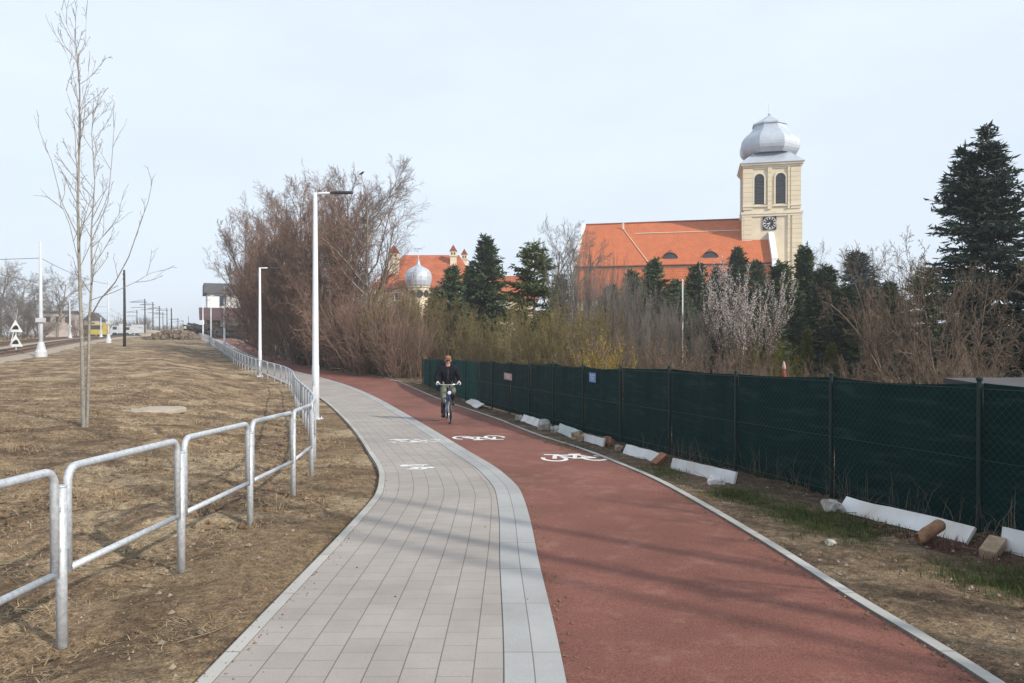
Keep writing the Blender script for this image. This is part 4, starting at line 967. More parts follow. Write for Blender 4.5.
# prototypes
tA = bare('bare_tree', 11, V(L=10), M['bark'], M['twig_red'])
tB = bare('bare_tree', 23, V(L=9, kids=[14,9,7,5], trop=[.04,.12,.1,.07,.04], ang=[.6,.6,.6,.6]), M['bark_brown'], M['twig_red'], stems=4, spread=.38, base_r=.4)
tC = bare('bare_tree', 37, V(L=8, r=.2, kids=[12,9,7,6], t0=[.28,.2,.15,.15], ang=[.85,.7,.65,.6], rat=[.7,.52,.5,.5]), M['bark'], M['twig_grey'])
tT = bare('bare_tree', 57, V(L=10.5, r=.19, rmin=.0055, jit=[.05,.12,.15,.2,.2], kids=[15,10,7,5], t0=[.3,.2,.15,.15], ang=[.8,.6,.6,.6], trop=[.06,.11,.07,.04,.02], rat=[.62,.5,.5,.55], fall=[.45,.4,.3,.2]), M['bark'], M['twig_red'])
sA = bare('bare_shrub', 61, V(L=3.2, r=.035, rmin=.0045, seg=[6,4,3,2], tap=[.3]*4, jit=[.13,.2,.24,.25], trop=[-.02,.0,.0,.0], kids=[9,7,5], t0=[.15]*3, ang=[.6,.75,.8], rat=[.5,.5,.5], fall=[.5,.4,.3], rk=[.65]*3), M['bark_brown'], M['twig_brown'], stems=15, spread=.95, base_r=.7, split=1, names=('stems','twigs'))
sB = bare('bare_shrub', 67, V(L=4.0, r=.028, rmin=.004, seg=[7,4,3], tap=[.25]*3, jit=[.05,.09,.12], trop=[.05,.14,.12], kids=[16,8], t0=[.2]*2, ang=[.35,.4], rat=[.38,.45], fall=[.4,.3], rk=[.6]*2), M['bark_brown'], M['twig_grey'], stems=20, spread=.42, base_r=.9, split=1, names=('stems','twigs'))
sC = bare('budding_shrub', 71, V(L=3.2, r=.03, rmin=.004, seg=[6,4,3,2], tap=[.3]*4, jit=[.12,.2,.24,.25], trop=[-.01,.02,.01,.0], kids=[9,7,4], t0=[.15]*3, ang=[.6,.75,.8], rat=[.5,.5,.5], fall=[.5,.4,.3], rk=[.65]*3), M['bark_brown'], M['twig_olive'], stems=24, spread=.95, base_r=.8, split=1, leaf=(17000,.026,.12,'buds',M['bud']), names=('stems','twigs'))
sF = bare('forsythia_shrub', 73, V(L=2.3, r=.02, rmin=.004, seg=[6,4,3], tap=[.3]*3, jit=[.07,.12,.15], trop=[.02,.08,.06], kids=[9,6], t0=[.15]*2, ang=[.4,.5], rat=[.45,.5], fall=[.5,.4], rk=[.65]*2), M['bark_brown'], M['twig_olive'], stems=14, spread=.5, base_r=.4, split=1, leaf=(2600,.022,.3,'blossom',M['forsythia']), names=('stems','twigs'))
sP = bare('blossoming_shrub', 79, V(L=3.9, r=.035, rmin=.0045, seg=[7,4,3], tap=[.3]*3, jit=[.05,.10,.14], trop=[.03,.16,.12], kids=[15,7], t0=[.3]*2, ang=[.45,.4], rat=[.33,.45], fall=[.3,.3], rk=[.6]*2), M['bark_brown'], M['twig_brown'], stems=17, spread=.62, base_r=.5, split=1, leaf=(15000,.026,.52,'blossom',M['blossom']), names=('stems','twigs'))
hW = bare('withered_bush', 83, V(L=2.2, r=.016, rmin=.0055, seg=[6,3], tap=[.3]*2, jit=[.12,.2], trop=[.01,-.05], kids=[16], t0=[.1], ang=[.5], rat=[.4], fall=[.3], rk=[.7]), M['twig_brown'], M['twig_red'], stems=110, spread=.55, base_r=1.3, split=1, names=('stems','twigs'))
big = conifer('spruce_tree', 5, 11.4, 3.5, M['needle_dark'], whorl=.30, nb=8, topang=.8, botang=-.05, droop=.28, dens=1.1, shape=.92, gap=.05, nl=.2, needle_w=.4, tops=2)
spA = conifer('spruce_tree', 9, 8, 2.1, M['needle'], whorl=.25, nb=8, topang=.75, botang=.0, droop=.15, dens=.9, shape=.72, nl=.24, needle_w=.5)
spB = conifer('spruce_tree', 14, 8.5, 2.7, M['needle_fresh'], whorl=.40, nb=7, topang=.6, botang=-.2, droop=.25, dens=.9, shape=.62, gap=.2, nl=.24, needle_w=.5)
spC = conifer('columnar_conifer', 19, 8, 1.35, M['needle'], whorl=.24, nb=8, topang=1.15, botang=.7, droop=-.05, dens=1., shape=.38, nl=.22, z0=.02, needle_w=.5)

# bare trees behind the lamps
G = 'bare trees in the clump behind the lamps'
put(tT, 369, 45, 164, 134, 'tallest bare tree with pale trunk at the right end of the bare clump', 'tree', G)
for pr, px, D, yt, wd, lb in (
    (tB, 343, 52, 176, 110, 'bare reddish tree just left of the tallest bare tree, behind the nearest lamp head'),
    (tA, 318, 50, 186, 105, 'bare tree right behind the nearest lamp pole'),
    (tB, 300, 57, 184, 110, 'bare many-stemmed tree left of the nearest lamp pole, with a high rounded top'),
    (tA, 282, 60, 192, 100, 'bare tree rising midway between the two nearest lamps'),
    (tB, 268, 66, 198, 95, 'bare tree directly behind the second lamp post'),
    (tA, 262, 72, 212, 80, 'bare tree just left of the second lamp post'),
    (tB, 262, 80, 228, 64, 'bare tree between second and third lamp posts, its top sloping down left'),
    (tB, 255, 86, 246, 50, 'leftmost bare tree of the clump, beside the third lamp post'),
    (tC, 330, 60, 182, 110, 'bare tree deep in the clump, behind the nearest lamp'),
    (tC, 348, 66, 200, 90, 'bare grey tree at the back of the clump, left of the tallest bare tree')):
    put(pr, px, D, yt, wd, lb, 'tree', G)
G = 'bare shrubs along the path under the clump'
for pr, px, D, yt, wd, lb in (
    (hW, 402, 41, 322, 66, 'withered brown brush mound right at the far end of the green fence'),
    (hW, 372, 43.5, 308, 66, 'tall withered reddish brush left of the mound at the fence end'),
    (hW, 349, 46, 305, 60, 'withered reddish brush under the tallest bare tree'),
    (sA, 333, 47.5, 280, 80, 'reddish bare shrub just right of the nearest lamp pole'),
    (hW, 325, 49, 312, 56, 'low withered brush just right of the nearest lamp pole base'),
    (sA, 300, 53, 275, 75, 'bare shrub at path edge left of the nearest lamp pole'),
    (hW, 303, 52.5, 315, 46, 'low withered brush behind the bend of the railing'),
    (sA, 281, 58, 272, 70, 'bare shrub at path edge between the two nearest lamps'),
    (sA, 268, 64, 275, 62, 'bare shrub behind the second lamp post base'),
    (sA, 262, 71, 282, 46, 'bare shrub left of the second lamp post'),
    (sA, 262, 86, 294, 34, 'farthest bare shrub by the path near the station building'),
    (sA, 355, 50, 268, 90, 'bare shrub filling the space behind the tallest bare tree'),
    (sA, 392, 49, 290, 80, 'bare shrub below the silver turret dome')):
    put(pr, px+8 if px < 350 else px+2, D, yt, wd, lb, 'shrub', G, mt='twig_red' if pr is sA else None)
G = 'olive budding shrubs behind the far end of fence'
for px, D, yt, wd, lb in (
    (394, 44, 298, 70, 'olive budding shrub left of the cyclist, beside the withered mound'),
    (424, 45, 302, 74, 'olive budding shrub directly behind the cyclist, below the turret'),
    (452, 43, 312, 70, 'olive budding shrub just right of the cyclist'),
    (482, 40, 326, 66, 'low olive budding shrub below the tall spruce'),
    (508, 34, 322, 70, 'olive budding shrub behind the pinkish notice'),
    (540, 31, 314, 76, 'tall olive budding shrub under the bright green spruce'),
    (566, 29, 320, 70, 'olive budding shrub left of the yellow blossom'),
    (587, 31, 318, 66, 'olive budding shrub below the left end of the church roof'),
    (520, 40, 330, 60, 'small olive budding shrub behind the netting between two notices')):
    put(sC, px, D, yt, wd, lb, 'shrub', G)
put(sF, 596, 21, 345, 42, 'yellow blossoming forsythia behind the blue notice', 'shrub', 'yellow blossoming shrubs')
put(sF, 616, 20, 352, 26, 'small yellow blossoming forsythia, right one of the two', 'shrub', 'yellow blossoming shrubs')

# conifers and trees in the gardens
G = 'dark spruces in front of the presbytery'
put(spA, 486, 56, 236, 70, 'tall dark blue-green spruce standing right of the presbytery roof', 'conifer', G)
put(spA, 452, 54, 266, 64, 'shorter dark spruce in front of the presbytery roof', 'conifer', G)
put(spA, 470, 60, 266, 50, 'slim dark spruce between the short and tall spruces', 'conifer', G)
put(spA, 436, 58, 287, 44, 'small dark spruce just right of the silver turret dome', 'conifer', G)
put(spB, 534, 48, 240, 92, 'ragged bright green spruce left of the church', 'conifer')
put(spB, 560, 58, 272, 50, 'smaller ragged green spruce behind the bright green one', 'conifer')
G = 'bare trees left of the church gable'
put(tC, 548, 78, 221, 64, 'grey bare tree behind the bright green spruce', 'tree', G)
put(tC, 571, 82, 226, 56, 'grey bare tree against the white gable edge of the church', 'tree', G)
G = 'thicket of bare shrubs in front of the church'
for pr, px, D, yt, wd, lb in (
    (sB, 592, 40, 268, 56, 'tall bare thicket shrub at the left end of the church roof'),
    (sB, 614, 38, 280, 62, 'bare thicket shrub in front of the left part of the church roof'),
    (sB, 636, 36, 292, 62, 'bare thicket shrub below the slanting line on the church roof'),
    (sB, 657, 33, 310, 60, 'lower bare thicket shrub left of the thin white pole'),
    (sA, 628, 24, 335, 90, 'brown twiggy bush close behind the netting right of the forsythia'),
    (sA, 662, 22, 340, 96, 'brown twiggy bush close behind the netting under the thicket'),
    (sA, 700, 19, 354, 90, 'low brown twiggy bush left of the blossoming shrub foot'),
    (sA, 600, 27, 335, 70, 'brown twiggy bush behind the forsythia'),
    (sB, 684, 30, 308, 60, 'bare thicket shrub just left of the blossoming shrub'),
    (sB, 573, 44, 268, 48, 'bare thicket shrub left of the white gable edge')):
    put(pr, px, D, yt, wd, lb, 'shrub', G, mt='twig_grey' if pr is sB else None)
G = 'small conifers in a row before the church'
for pr, px, D, yt, wd, lb in (
    (spA, 654, 60, 259, 64, 'dark small conifer below the left half of the church roof'),
    (spA, 697, 60, 264, 66, 'dark small conifer below the right eyebrow dormer'),
    (spA, 716, 63, 268, 52, 'thin dark conifer right of the dormer, left of the tower'),
    (spA, 737, 62, 248, 60, 'pointed dark conifer just left of the church tower'),
    (spA, 757, 64, 261, 56, 'dark conifer in front of the white gable of the tower'),
    (spA, 632, 58, 270, 56, 'small dark conifer left of all in the row before the church'),
    (spA, 676, 58, 280, 60, 'lowest dark conifer in the row before the church')):
    put(pr, px, D, yt, wd, lb, 'conifer', G)
put(sP, 742, 27, 277, 96, 'pale pinkish white blossoming shrub in front of the dark conifers', 'shrub')
G = 'columnar conifers right of the tower'
for px, D, yt, wd, lb, mt in (
    (781, 46, 265, 56, 'dark columnar conifer below the right corner of the church tower', 'needle'),
    (804, 47, 249, 46, 'tallest dark columnar conifer just right of the church tower', 'needle'),
    (826, 45, 268, 56, 'dark columnar conifer left of the blue-grey spruce', 'needle'),
    (793, 44, 290, 52, 'shorter dark columnar conifer behind the blossoming shrub tips', 'needle'),
    (765, 42, 292, 58, 'dark columnar conifer directly behind the blossoming shrub', 'needle'),
    (845, 42, 288, 56, 'dark columnar conifer in front of the blue-grey spruce', 'needle'),
    (807, 36, 330, 22, 'small golden green columnar conifer standing before the dark ones', 'needle_gold'),
    (832, 34, 343, 26, 'smallest golden green conifer, right of the other golden one', 'needle_gold'),
    (870, 40, 290, 60, 'dark columnar conifer left of the big brown bush', 'needle')):
    put(spC, px, D, yt, wd, lb, 'conifer', G, mt=mt)
for px, D, yt, wd, lb in ((640, 50, 292, 64, 'broad dark conifer deep in the thicket, left below the church roof'), (668, 48, 300, 62, 'broad dark conifer hidden by bare twigs under the dormers'), (712, 46, 296, 66, 'broad dark conifer directly behind the left side of the blossoming shrub'), (745, 48, 288, 62, 'broad dark conifer behind the top of the blossoming shrub'), (890, 44, 282, 70, 'broad dark conifer behind the upright bare bush'), (610, 54, 285, 60, 'dark conifer hardly seen behind the tall thicket left of the church')):
    put(spA, px, D, yt, wd, lb, 'conifer', 'broad dark conifers behind the bushes')
put(spA, 858, 52, 252, 84, 'blue-grey spruce between the columnar conifers and the brown bush', 'conifer', mt='needle_blue')
put(sC, 772, 28, 345, 62, 'low yellow-green shrub left of the golden conifers', 'shrub', mt='needle_gold')
G = 'far bare trees behind the conifers'
for px, D, yt, wd, lb in ((826, 95, 246, 50, 'far bare tree just right of the church tower'), (852, 100, 250, 46, 'far bare tree above the blue-grey spruce'), (876, 92, 248, 52, 'far bare tree left of the big brown bush top'), (897, 98, 256, 46, 'far bare tree directly behind the big brown bush')):
    put(tC, px, D, yt, wd, lb, 'tree', G)
put(sA, 930, 20.5, 264, 112, 'big brown bare bush with arching branches behind the netting', 'shrub', rz=.4, mt='twig_brown')
put(sA, 952, 17, 345, 80, 'brown bare bush below the big dark spruce', 'shrub')
put(sB, 888, 24, 300, 66, 'upright bare bush left of the big brown bush', 'shrub', mt='twig_brown')
put(spB, 925, 29, 264, 84, 'olive green conifer hidden behind the big brown bush', 'conifer', mt='needle')
put(big, 987, 32, 126, 196, 'tallest dark spruce with two tops, at right edge of the picture', 'conifer')
put(spB, 1030, 22, 258, 170, 'dark spruce with drooping branches cut by the right edge of the picture', 'conifer', mt='needle_dark')
put(spA, 968, 25, 312, 90, 'low dark conifer under the tallest dark spruce', 'conifer', mt='needle_dark')
put(sA, 1002, 12.5, 358, 90, 'bare bush close behind the netting at right edge', 'shrub')
put(sA, 842, 15.5, 362, 90, 'low bare bush close behind the netting below the golden conifers', 'shrub')
put(sA, 775, 17, 364, 80, 'low bare bush close behind the netting under the yellow-green shrub', 'shrub')
put(sA, 735, 22, 350, 70, 'bare brown bush at the foot of the blossoming shrub', 'shrub')
# trees standing right of the viewer, outside the frame: they throw the stripes of shade on the path
tS = bare('bare_tree', 97, V(L=13, r=.088, seg=[8,5,4,2], tap=[.45,.3,.4,.6], jit=[.025,.12,.16,.2], kids=[5,4,3], t0=[.7,.2,.2], ang=[.6,.6,.6], rat=[.22,.5,.5]), M['bark'], M['twig_brown'])
for i, (x, y, h) in enumerate(((9.0,.05,13.5),(8.2,-.35,14.5),(9.8,-2.1,13),(7.6,3.4,3.0),(9.5,4.6,3.2))):
    pr = tS if i < 3 else sA; o = copy_tree(pr) if i else tS; o.location = (x, y, zg(x, y)-.05); s = h/HT[pr.name][0]; o.scale = (s, s, s); o.rotation_euler = (0,0,i*1.7)
    tag(o, ['slim bare tree right of the viewer beyond the fence','second slim bare tree right of the viewer','third slim bare tree behind the viewer on the right','bare bush beyond the fence right of the viewer','taller bare bush beyond the fence right of the viewer'][i], 'tree' if i < 3 else 'shrub')
# woods at the far left
G = 'bare trees behind the railway'
for pr, px, D, yt, wd, lb in ((tC, 57, 140, 268, 52, 'round crowned bare tree behind the tracks right of the nearest mast'), (tC, 14, 135, 270, 60, 'bare tree behind the tracks at left edge of the picture'), (tA, 28, 145, 276, 50, 'bare tree behind the tracks left of the nearest mast'), (tC, 0, 140, 262, 60, 'bare tree cut off by left edge of the picture'), (tB, 40, 165, 290, 44, 'bare tree behind the nearest mast'), (tA, 74, 190, 296, 30, 'small bare tree right of the pinkish house'), (tB, -12, 130, 280, 60, 'bare tree just outside the left edge'),
    (tB, 20, 118, 302, 50, 'low bushy bare tree above the warning signs'), (tC, 213, 160, 297, 16, 'small bare tree left of the station building roof')):
    put(pr, px, D, yt, wd, lb, 'tree', G, mt='twig_grey')
for px, D, yt, wd, lb in ((8, 105, 318, 60, 'dark brown shrub on the bank behind the tracks at left edge'), (35, 110, 318, 50, 'brown shrub on the bank behind the nearest mast'), (80, 135, 312, 20, 'dark evergreen looking shrub between the two houses')):
    put(sA, px, D, yt, wd, lb, 'shrub', 'shrubs on the bank behind tracks')
birch = bare('birch_tree', 91, V(L=5, r=.10, kids=[7,6,4], seg=[6,4,3,2], t0=[.4,.2,.2]), M['white'], M['twig_grey'])
put(birch, 11, 100, 300, 24, 'small birch with white leaning trunk near the warning signs', 'tree'); birch.rotation_euler = (0, .22, 0)
m = MB(); rg = random.Random(12)                                     # far wood: reads as one bluish mass
for i in range(170):
    D = rg.uniform(260, 420); px = rg.uniform(60, 190); x, y = at(px, D); z = zg(x, y); h = rg.uniform(4.5, 8)*(1 if px < 150 else .6)
    for k in range(26):
        a = rg.random()*6.28; t = rg.uniform(.1,.75); d = Vector((cos(a)*t, sin(a)*t, 1)).normalized(); q = Vector((x, y, z+rg.uniform(0, h*.5))); m.tube([q, q+d*h*.3, q+d*h*.6+Vector((rg.gauss(0,.5), 0, 0))], [.08,.06,.04], 3, cap=False)
tag(m.build('distant_wood', M['twig_grey']), 'hazy distant bare wood along the railway horizon', 'wood', kind='stuff')

# young two-stemmed tree in the dirt
def sapling():
    x, y = at(83, 14.4); root = empty('young_tree', (x, y, zg(x, y))); tag(root, 'slender bare young tree with two pale stems standing in the dirt left of the railing', 'tree')
    rg = random.Random(7); out = []; px = 14.4/FOC
    def P2(a, b, d=0): return Vector(((a-83)*px, d, EYE+(HOR-b)*px-root.location.z))
    A = [P2(83,430), P2(82.5,380), P2(81.5,330), P2(79.5,260), P2(78.5,200), P2(80.5,140), P2(81,90), P2(78.5,55), P2(76,30)]
    B = [P2(85,430,.05), P2(86,370,.08), P2(86.5,320,.1), P2(88,280,.14), P2(86,230,.2), P2(88,180,.26), P2(84,130,.3), P2(85.5,90,.34)]
    out.append((0, A, [.044,.039,.034,.029,.023,.018,.013,.009,.004])); out.append((0, B, [.033,.029,.025,.020,.015,.010,.006,.003]))
    S = dict(seg=[4,3,2], tap=[.4,.5,.6], jit=[.07,.12,.16], trop=[.12,.10,.06], kids=[4,2], t0=[.2,.2], ang=[.5,.55], rat=[.45,.5], fall=[.4,.3], rk=[.6,.65], rmin=.0035)
    def limb(pts, r):
        out.append((1, pts, [r*.62*(1-.75*i/(len(pts)-1)) for i in range(len(pts))]))
        for i in range(1, len(pts)-1):
            for c in range(1): grow(rg, pts[i].lerp(pts[i+1], rg.random()), rotaway((pts[i+1]-pts[i]).normalized(), rg.uniform(.4,.7), rg), rg.uniform(.3,.6), .007, 1, S, o2)
    o2 = []
    limb([P2(87,318,.1), P2(100,300), P2(118,283,-.1), P2(133,258,-.15), P2(146,225,-.2), P2(154,203,-.2), P2(160,180,-.25)], .024)
    limb([P2(88,300,.1), P2(110,291,.2), P2(128,281,.3), P2(143,272,.3), P2(158,268,.35)], .014)
    limb([P2(80,285), P2(70,262,.3), P2(58,222,.4), P2(48,204,.5), P2(36,196,.5)], .016)
    limb([P2(80,240), P2(69,205,-.2), P2(62,165,-.3), P2(52,140,-.3), P2(45,120,-.3)], .014)
    limb([P2(86,240,.2), P2(100,200,.3), P2(107,160,.2), P2(112,130,.1), P2(117,112,0)], .014)
    limb([P2(79.5,220), P2(72,180,.2), P2(67,130,.3), P2(64,104,.3), P2(58,85,.3)], .014)
    limb([P2(81,150), P2(88,120,-.2), P2(93,95,-.2), P2(96,75,-.2)], .012)
    limb([P2(80,110), P2(74,85,.1), P2(68,62,.1), P2(63,48,.1)], .009)
    limb([P2(79,60), P2(84,40,.1), P2(85,15,.1), P2(85,4,.1)], .007); limb([P2(77,45), P2(70,30), P2(65,16), P2(62,8)], .006)
    limb([P2(87,265,.15), P2(97,240,.1), P2(112,222,.1), P2(124,200,.1)], .012)
    for src, lo, hi, n in ((A, .36, .97, 24), (B, .38, .95, 20)):
        for k in range(n):
            f = (lo+(hi-lo)*k/n)*(len(src)-1); i = int(f); q = src[i].lerp(src[i+1], f-i); d = rotaway(Vector((0,0,1)), rg.uniform(.5,.85), rg)
            grow(rg, q, d, rg.uniform(.5,1.1)*(1.1-.5*k/n), .008*(1.1-.6*k/n), 0, S, o2)
    sticks(out, (0,), 8).build('trunk', M['sapling'], root, smooth=True)
    c = sticks(out, (1,), 5); c2 = sticks(o2, range(9), 3); n = len(c.v); c.v += c2.v; c.f += [tuple(i+n for i in f) for f in c2.f]
    c.build('crown', M['bark'], root)
sapling()

# ------------------------------------------------------------------ undergrowth, litter, grass (uncountable)
def blades(name, mt, n, area, hgt, wid, label, cat, seed, lean=.5, clump=None, dens=None):
    rg = random.Random(seed); m = MB(); k = 0; tries = 0
    while k < n and tries < n*6:
        tries += 1; x, y = area(rg)
        if dens and rg.random() > dens(x, y): continue
        z = zg(x, y)
        for j in range(clump or 1):
            xx, yy_ = x+rg.gauss(0,.03)*(clump is not None), y+rg.gauss(0,.03)*(clump is not None)
            a = rg.random()*6.28; h = hgt*rg.uniform(.4,1.3); t = abs(rg.gauss(0, lean)) if lean < 1.2 else rg.uniform(1.2, 1.56); d = Vector((cos(a)*sin(t), sin(a)*sin(t), cos(t))); s = Vector((-sin(a), cos(a), 0))*wid*rg.uniform(.6,1.3)
            p = Vector((xx, yy_, z-.01)); q = p+d*h*.55; e = p+d*h+Vector((cos(a), sin(a), 0))*h*.25-Vector((0,0,h*.1))
            v0 = len(m.v); m.v += [tuple(p-s), tuple(p+s), tuple(q+s*.7), tuple(q-s*.7), tuple(e)]; m.f += [(v0,v0+1,v0+2,v0+3), (v0+3,v0+2,v0+4)]
            k += 1
    return tag(m.build(name, mt), label, cat, kind='stuff')
def nz(x, y, s, o=0): return noise.noise((x*s+o, y*s, o*.7))
def left_area(rg):
    Y = 3.4+24*rg.random()**1.35; return (min(float(RAIL(Y))+.85-rg.random()**1.2*(5+.75*Y), float(PAVL(Y))-.06), Y)
blades('dry_straw', M['straw'], 70000, left_area, .085, .0032, 'dry straw and dead grass scattered over the brown dirt', 'straw', 21, lean=1.25, dens=lambda x, y: .1+.9*max(0, min(1, .4+2.4*nz(x, y, .9, 4))))
blades('dry_straw', M['straw'], 1600, lambda rg: (lambda Y: (float(REDR(Y))+.12+rg.random()*(FX(Y)-float(REDR(Y))-.2), Y))(3.2+14*rg.random()**1.5), .07, .002, 'dry straw scattered on the verge between red path and netting', 'straw', 22, lean=1.3)
def verge(rg):
    Y = 4.5+10.5*rg.random(); return (FX(Y)-rg.gauss(1.05, .24)-.1*(Y < 8), Y)
blades('green_grass', M['grass'], 13000, verge, .085, .003, 'green grass growing along the verge in front of the netting', 'grass', 23, lean=.5, clump=5, dens=lambda x, y: max(0, min(1, .15+2.2*nz(x, y, .8, 9)))*(1 if y < 9.5 else .5))
blades('green_grass', M['grass'], 7000, lambda rg: (lambda Y: (float(REDR(Y))+.15+abs(rg.gauss(0,.55)), Y))(42+40*rg.random()), .32, .016, 'green weeds at the foot of the bare shrubs along the far path', 'grass', 24, lean=.6, clump=5)
blades('green_moss_grass', M['grass'], 900, lambda rg: (lambda Y: (float(REDR(Y))+.1+rg.random()*.7, Y))(9+28*rg.random()), .06, .004, 'sparse green tufts beside the kerb of the red path', 'grass', 25, lean=.6, clump=7)
def weedarea(rg): Y = 5.2+2.2*rg.random(); return (FX(Y)-.15-rg.random()*.8, Y)
blades('red_weeds', M['redweed'], 1500, weedarea, .10, .004, 'dark red creeping weeds at the lower right by the netting', 'weeds', 26, lean=1.1, clump=6, dens=lambda x, y: max(0, .5+2*nz(x, y, 1.1, 2)))
blades('dead_stalks', M['deadstem'], 420, lambda rg: (lambda Y: (FX(Y)-.06-abs(rg.gauss(0,.16)), Y))(6.2+7*rg.random()), .5, .0022, 'thin dead stalks leaning against the netting foot', 'stalks', 27, lean=.8)
def mid_area(rg):
    Y = 7+23*rg.random()**1.2; return (min(float(RAIL(Y))+.6-rg.random()**1.1*(6+.7*Y), float(PAVL(Y))-.1), Y)
blades('dry_straw', M['straw2'], 30000, mid_area, .15, .006, 'matted dry grass stems lying on the waste ground', 'straw', 51, lean=1.3, dens=lambda x, y: .08+.92*max(0, min(1, .3+2.6*nz(x, y, 1.1, 14))))
blades('dry_tufts', M['straw2'], 9000, mid_area, .13, .004, 'small upright tufts of dead grass on the waste ground', 'grass', 53, lean=.7, clump=9, dens=lambda x, y: max(0, min(1, .1+2.2*nz(x, y, .7, 24))))
blades('dead_weeds', M['deadstem'], 260, lambda rg: (lambda Y: (float(RAIL(Y))-.6-rg.random()*10, Y))(6+16*rg.random()), .38, .004, 'dead weed stalks standing in the brown dirt', 'weeds', 41, lean=.6)
blades('undergrowth', M['deadstem'], 5000, lambda rg: (lambda Y: (FX(Y)+.5+rg.random()**1.4*9, Y))(8+30*rg.random()), 1.15, .006, 'dry brown undergrowth behind the green netting', 'undergrowth', 28, lean=.75, clump=4)
blades('undergrowth', M['deadstem'], 2600, lambda rg: (lambda Y: (float(REDR(Y))+1.2+rg.random()*5, Y))(39+50*rg.random()), 1.9, .016, 'dry reddish undergrowth under the bare clump along the far path', 'undergrowth', 29, lean=.35, clump=4)
M['clod'] = mat('soil_clod', (.15,.10,.06), .95, .45, 3, coords='World')
def pebbles(name, n, area, label, seed, smax=.022, mt='pebble'):
    rg = random.Random(seed); m = MB()
    for i in range(n):
        x, y = area(rg); z = zg(x, y)+(.030 if name == 'path_grit' else .012); r = .003+smax*rg.random()**5; k = [(1,0,0),(0,1,0),(-1,0,0),(0,-1,0)]; v0 = len(m.v); a = rg.random()*6
        m.v += [(x+r*rg.uniform(.7,1.4)*cos(a+j*pi/2), y+r*rg.uniform(.7,1.4)*sin(a+j*pi/2), z-.004) for j in range(4)]+[(x+rg.gauss(0,.2)*r, y+rg.gauss(0,.2)*r, z+r*.8)]
        m.f += [(v0+j, v0+(j+1)%4, v0+4) for j in range(4)]
    tag(m.build(name, M[mt]), label, 'gravel' if mt == 'pebble' else 'soil', kind='stuff')
pebbles('gravel', 5000, left_area, 'small stones strewn over the brown dirt', 31); pebbles('soil_clods', 16000, left_area, 'dark crumbs of soil lying on the brown dirt', 33, .02, 'clod'); pebbles('soil_clods', 22000, lambda rg: (lambda Y: (min(float(RAIL(Y))+.6-rg.random()**1.1*(6+.7*Y), float(PAVL(Y))-.1), Y))(7+23*rg.random()**1.2), 'soil clods strewn over the waste ground farther off', 34, .045, 'clod'); pebbles('gravel', 2200, lambda rg: (lambda Y: (float(REDR(Y))+.1+rg.random()*(FX(Y)-float(REDR(Y))-.1), Y))(3.2+12*rg.random()**1.4), 'small stones on the verge beside the netting', 32, .018)
def edgegrit(rg):
    Y = 3.3+22*rg.random()**1.5; q = rg.random()
    if q < .4: return (float(REDR(Y))-abs(rg.gauss(0,.10)), Y)
    if q < .65: return (float(REDL(Y))+abs(rg.gauss(0,.06)), Y)
    if q < .96: return (float(PAVL(Y))+abs(rg.gauss(0,.07)), Y)
    return (float(PAVL(Y))+rg.random()*3.6, Y)
pebbles('path_grit', 3200, edgegrit, 'grit and small stones along the edges of the paved paths', 36, .009, 'clod')
m = MB(); rg = random.Random(44)
for i in range(260):
    x, y = left_area(rg) if i < 190 else (lambda Y: (FX(Y)-rg.random()*1.1, Y))(5+7*rg.random()); z = zg(x, y)+.02; a = rg.random()*6.28; L_ = rg.uniform(.08,.4)
    m.tube([(x,y,z),(x+cos(a)*L_*.5,y+sin(a)*L_*.5,z+.02),(x+cos(a+.3)*L_,y+sin(a+.3)*L_,z+rg.uniform(0,.05))], [.004,.0035,.002], 4)
tag(m.build('fallen_twigs', M['deadstem']), 'fallen twigs lying on the brown dirt and the verge', 'twigs', kind='stuff')

# ------------------------------------------------------------------ small things behind the fence
def shed(px, D, w_, d_, ztop_y, label, mt, rz=0, slope=.1):
    x, y = at(px, D); z = zg(x, y); h = ztop(ztop_y, D)-z; root = empty('garden_shed', (x, y, z), rz); tag(root, label, 'shed')
    m = MB(); m.box((0,0,(h-.12)/2), (w_,d_,h-.12)); m.build('wall', M['wood'], root)
    r = MB(); r.prism([(-w_/2-.1,-d_/2-.12,h-.1-slope),(-w_/2-.1,d_/2+.12,h-.1),(-w_/2-.1,d_/2+.12,h-.03),(-w_/2-.1,-d_/2-.12,h-.03-slope)], (0,0,0), (w_+.2,0,0)); r.build('roof', M[mt], root)
shed(1040, 9.0, 1.4, 1.0, 378, 'low shed with flat grey roof just behind the netting at right edge', 'darkroof', .1, .06)
x, y = at(784, 18); z = zg(x, y); o = empty('garden_torch', (x, y, z)); tag(o, 'red garden figure with a white pointed tip peeking above the netting', 'garden ornament')
h = ztop(361, 18)-z
m = MB(); m.lathe([(.02,0),(.04,.02),(.04,h*.6),(.06,h*.68),(.075,h*.76),(.05,h*.82),(.035,h*.86)], 10); m.build('body', M['red'], o, smooth=True)
m = MB(); m.lathe([(.04,h*.865),(.055,h*.9),(.035,h*.95),(.008,h)], 10); m.build('tip', M['notice_pink'], o, smooth=True)
x, y = at(682.5, 34); z = zg(x, y); o = empty('garden_pole', (x, y, z)); tag(o, 'thin white pole standing among the bare thicket before the church', 'pole')
h = ztop(281, 34)-z; m = MB(); m.tube([(0,0,0),(0,0,h)], .03, 8); m.build('shaft', M['white'], o); m = MB(); m.lathe([(.05,h),(.06,h+.03),(.01,h+.08)], 8); m.build('cap', M['lampgrey'], o)

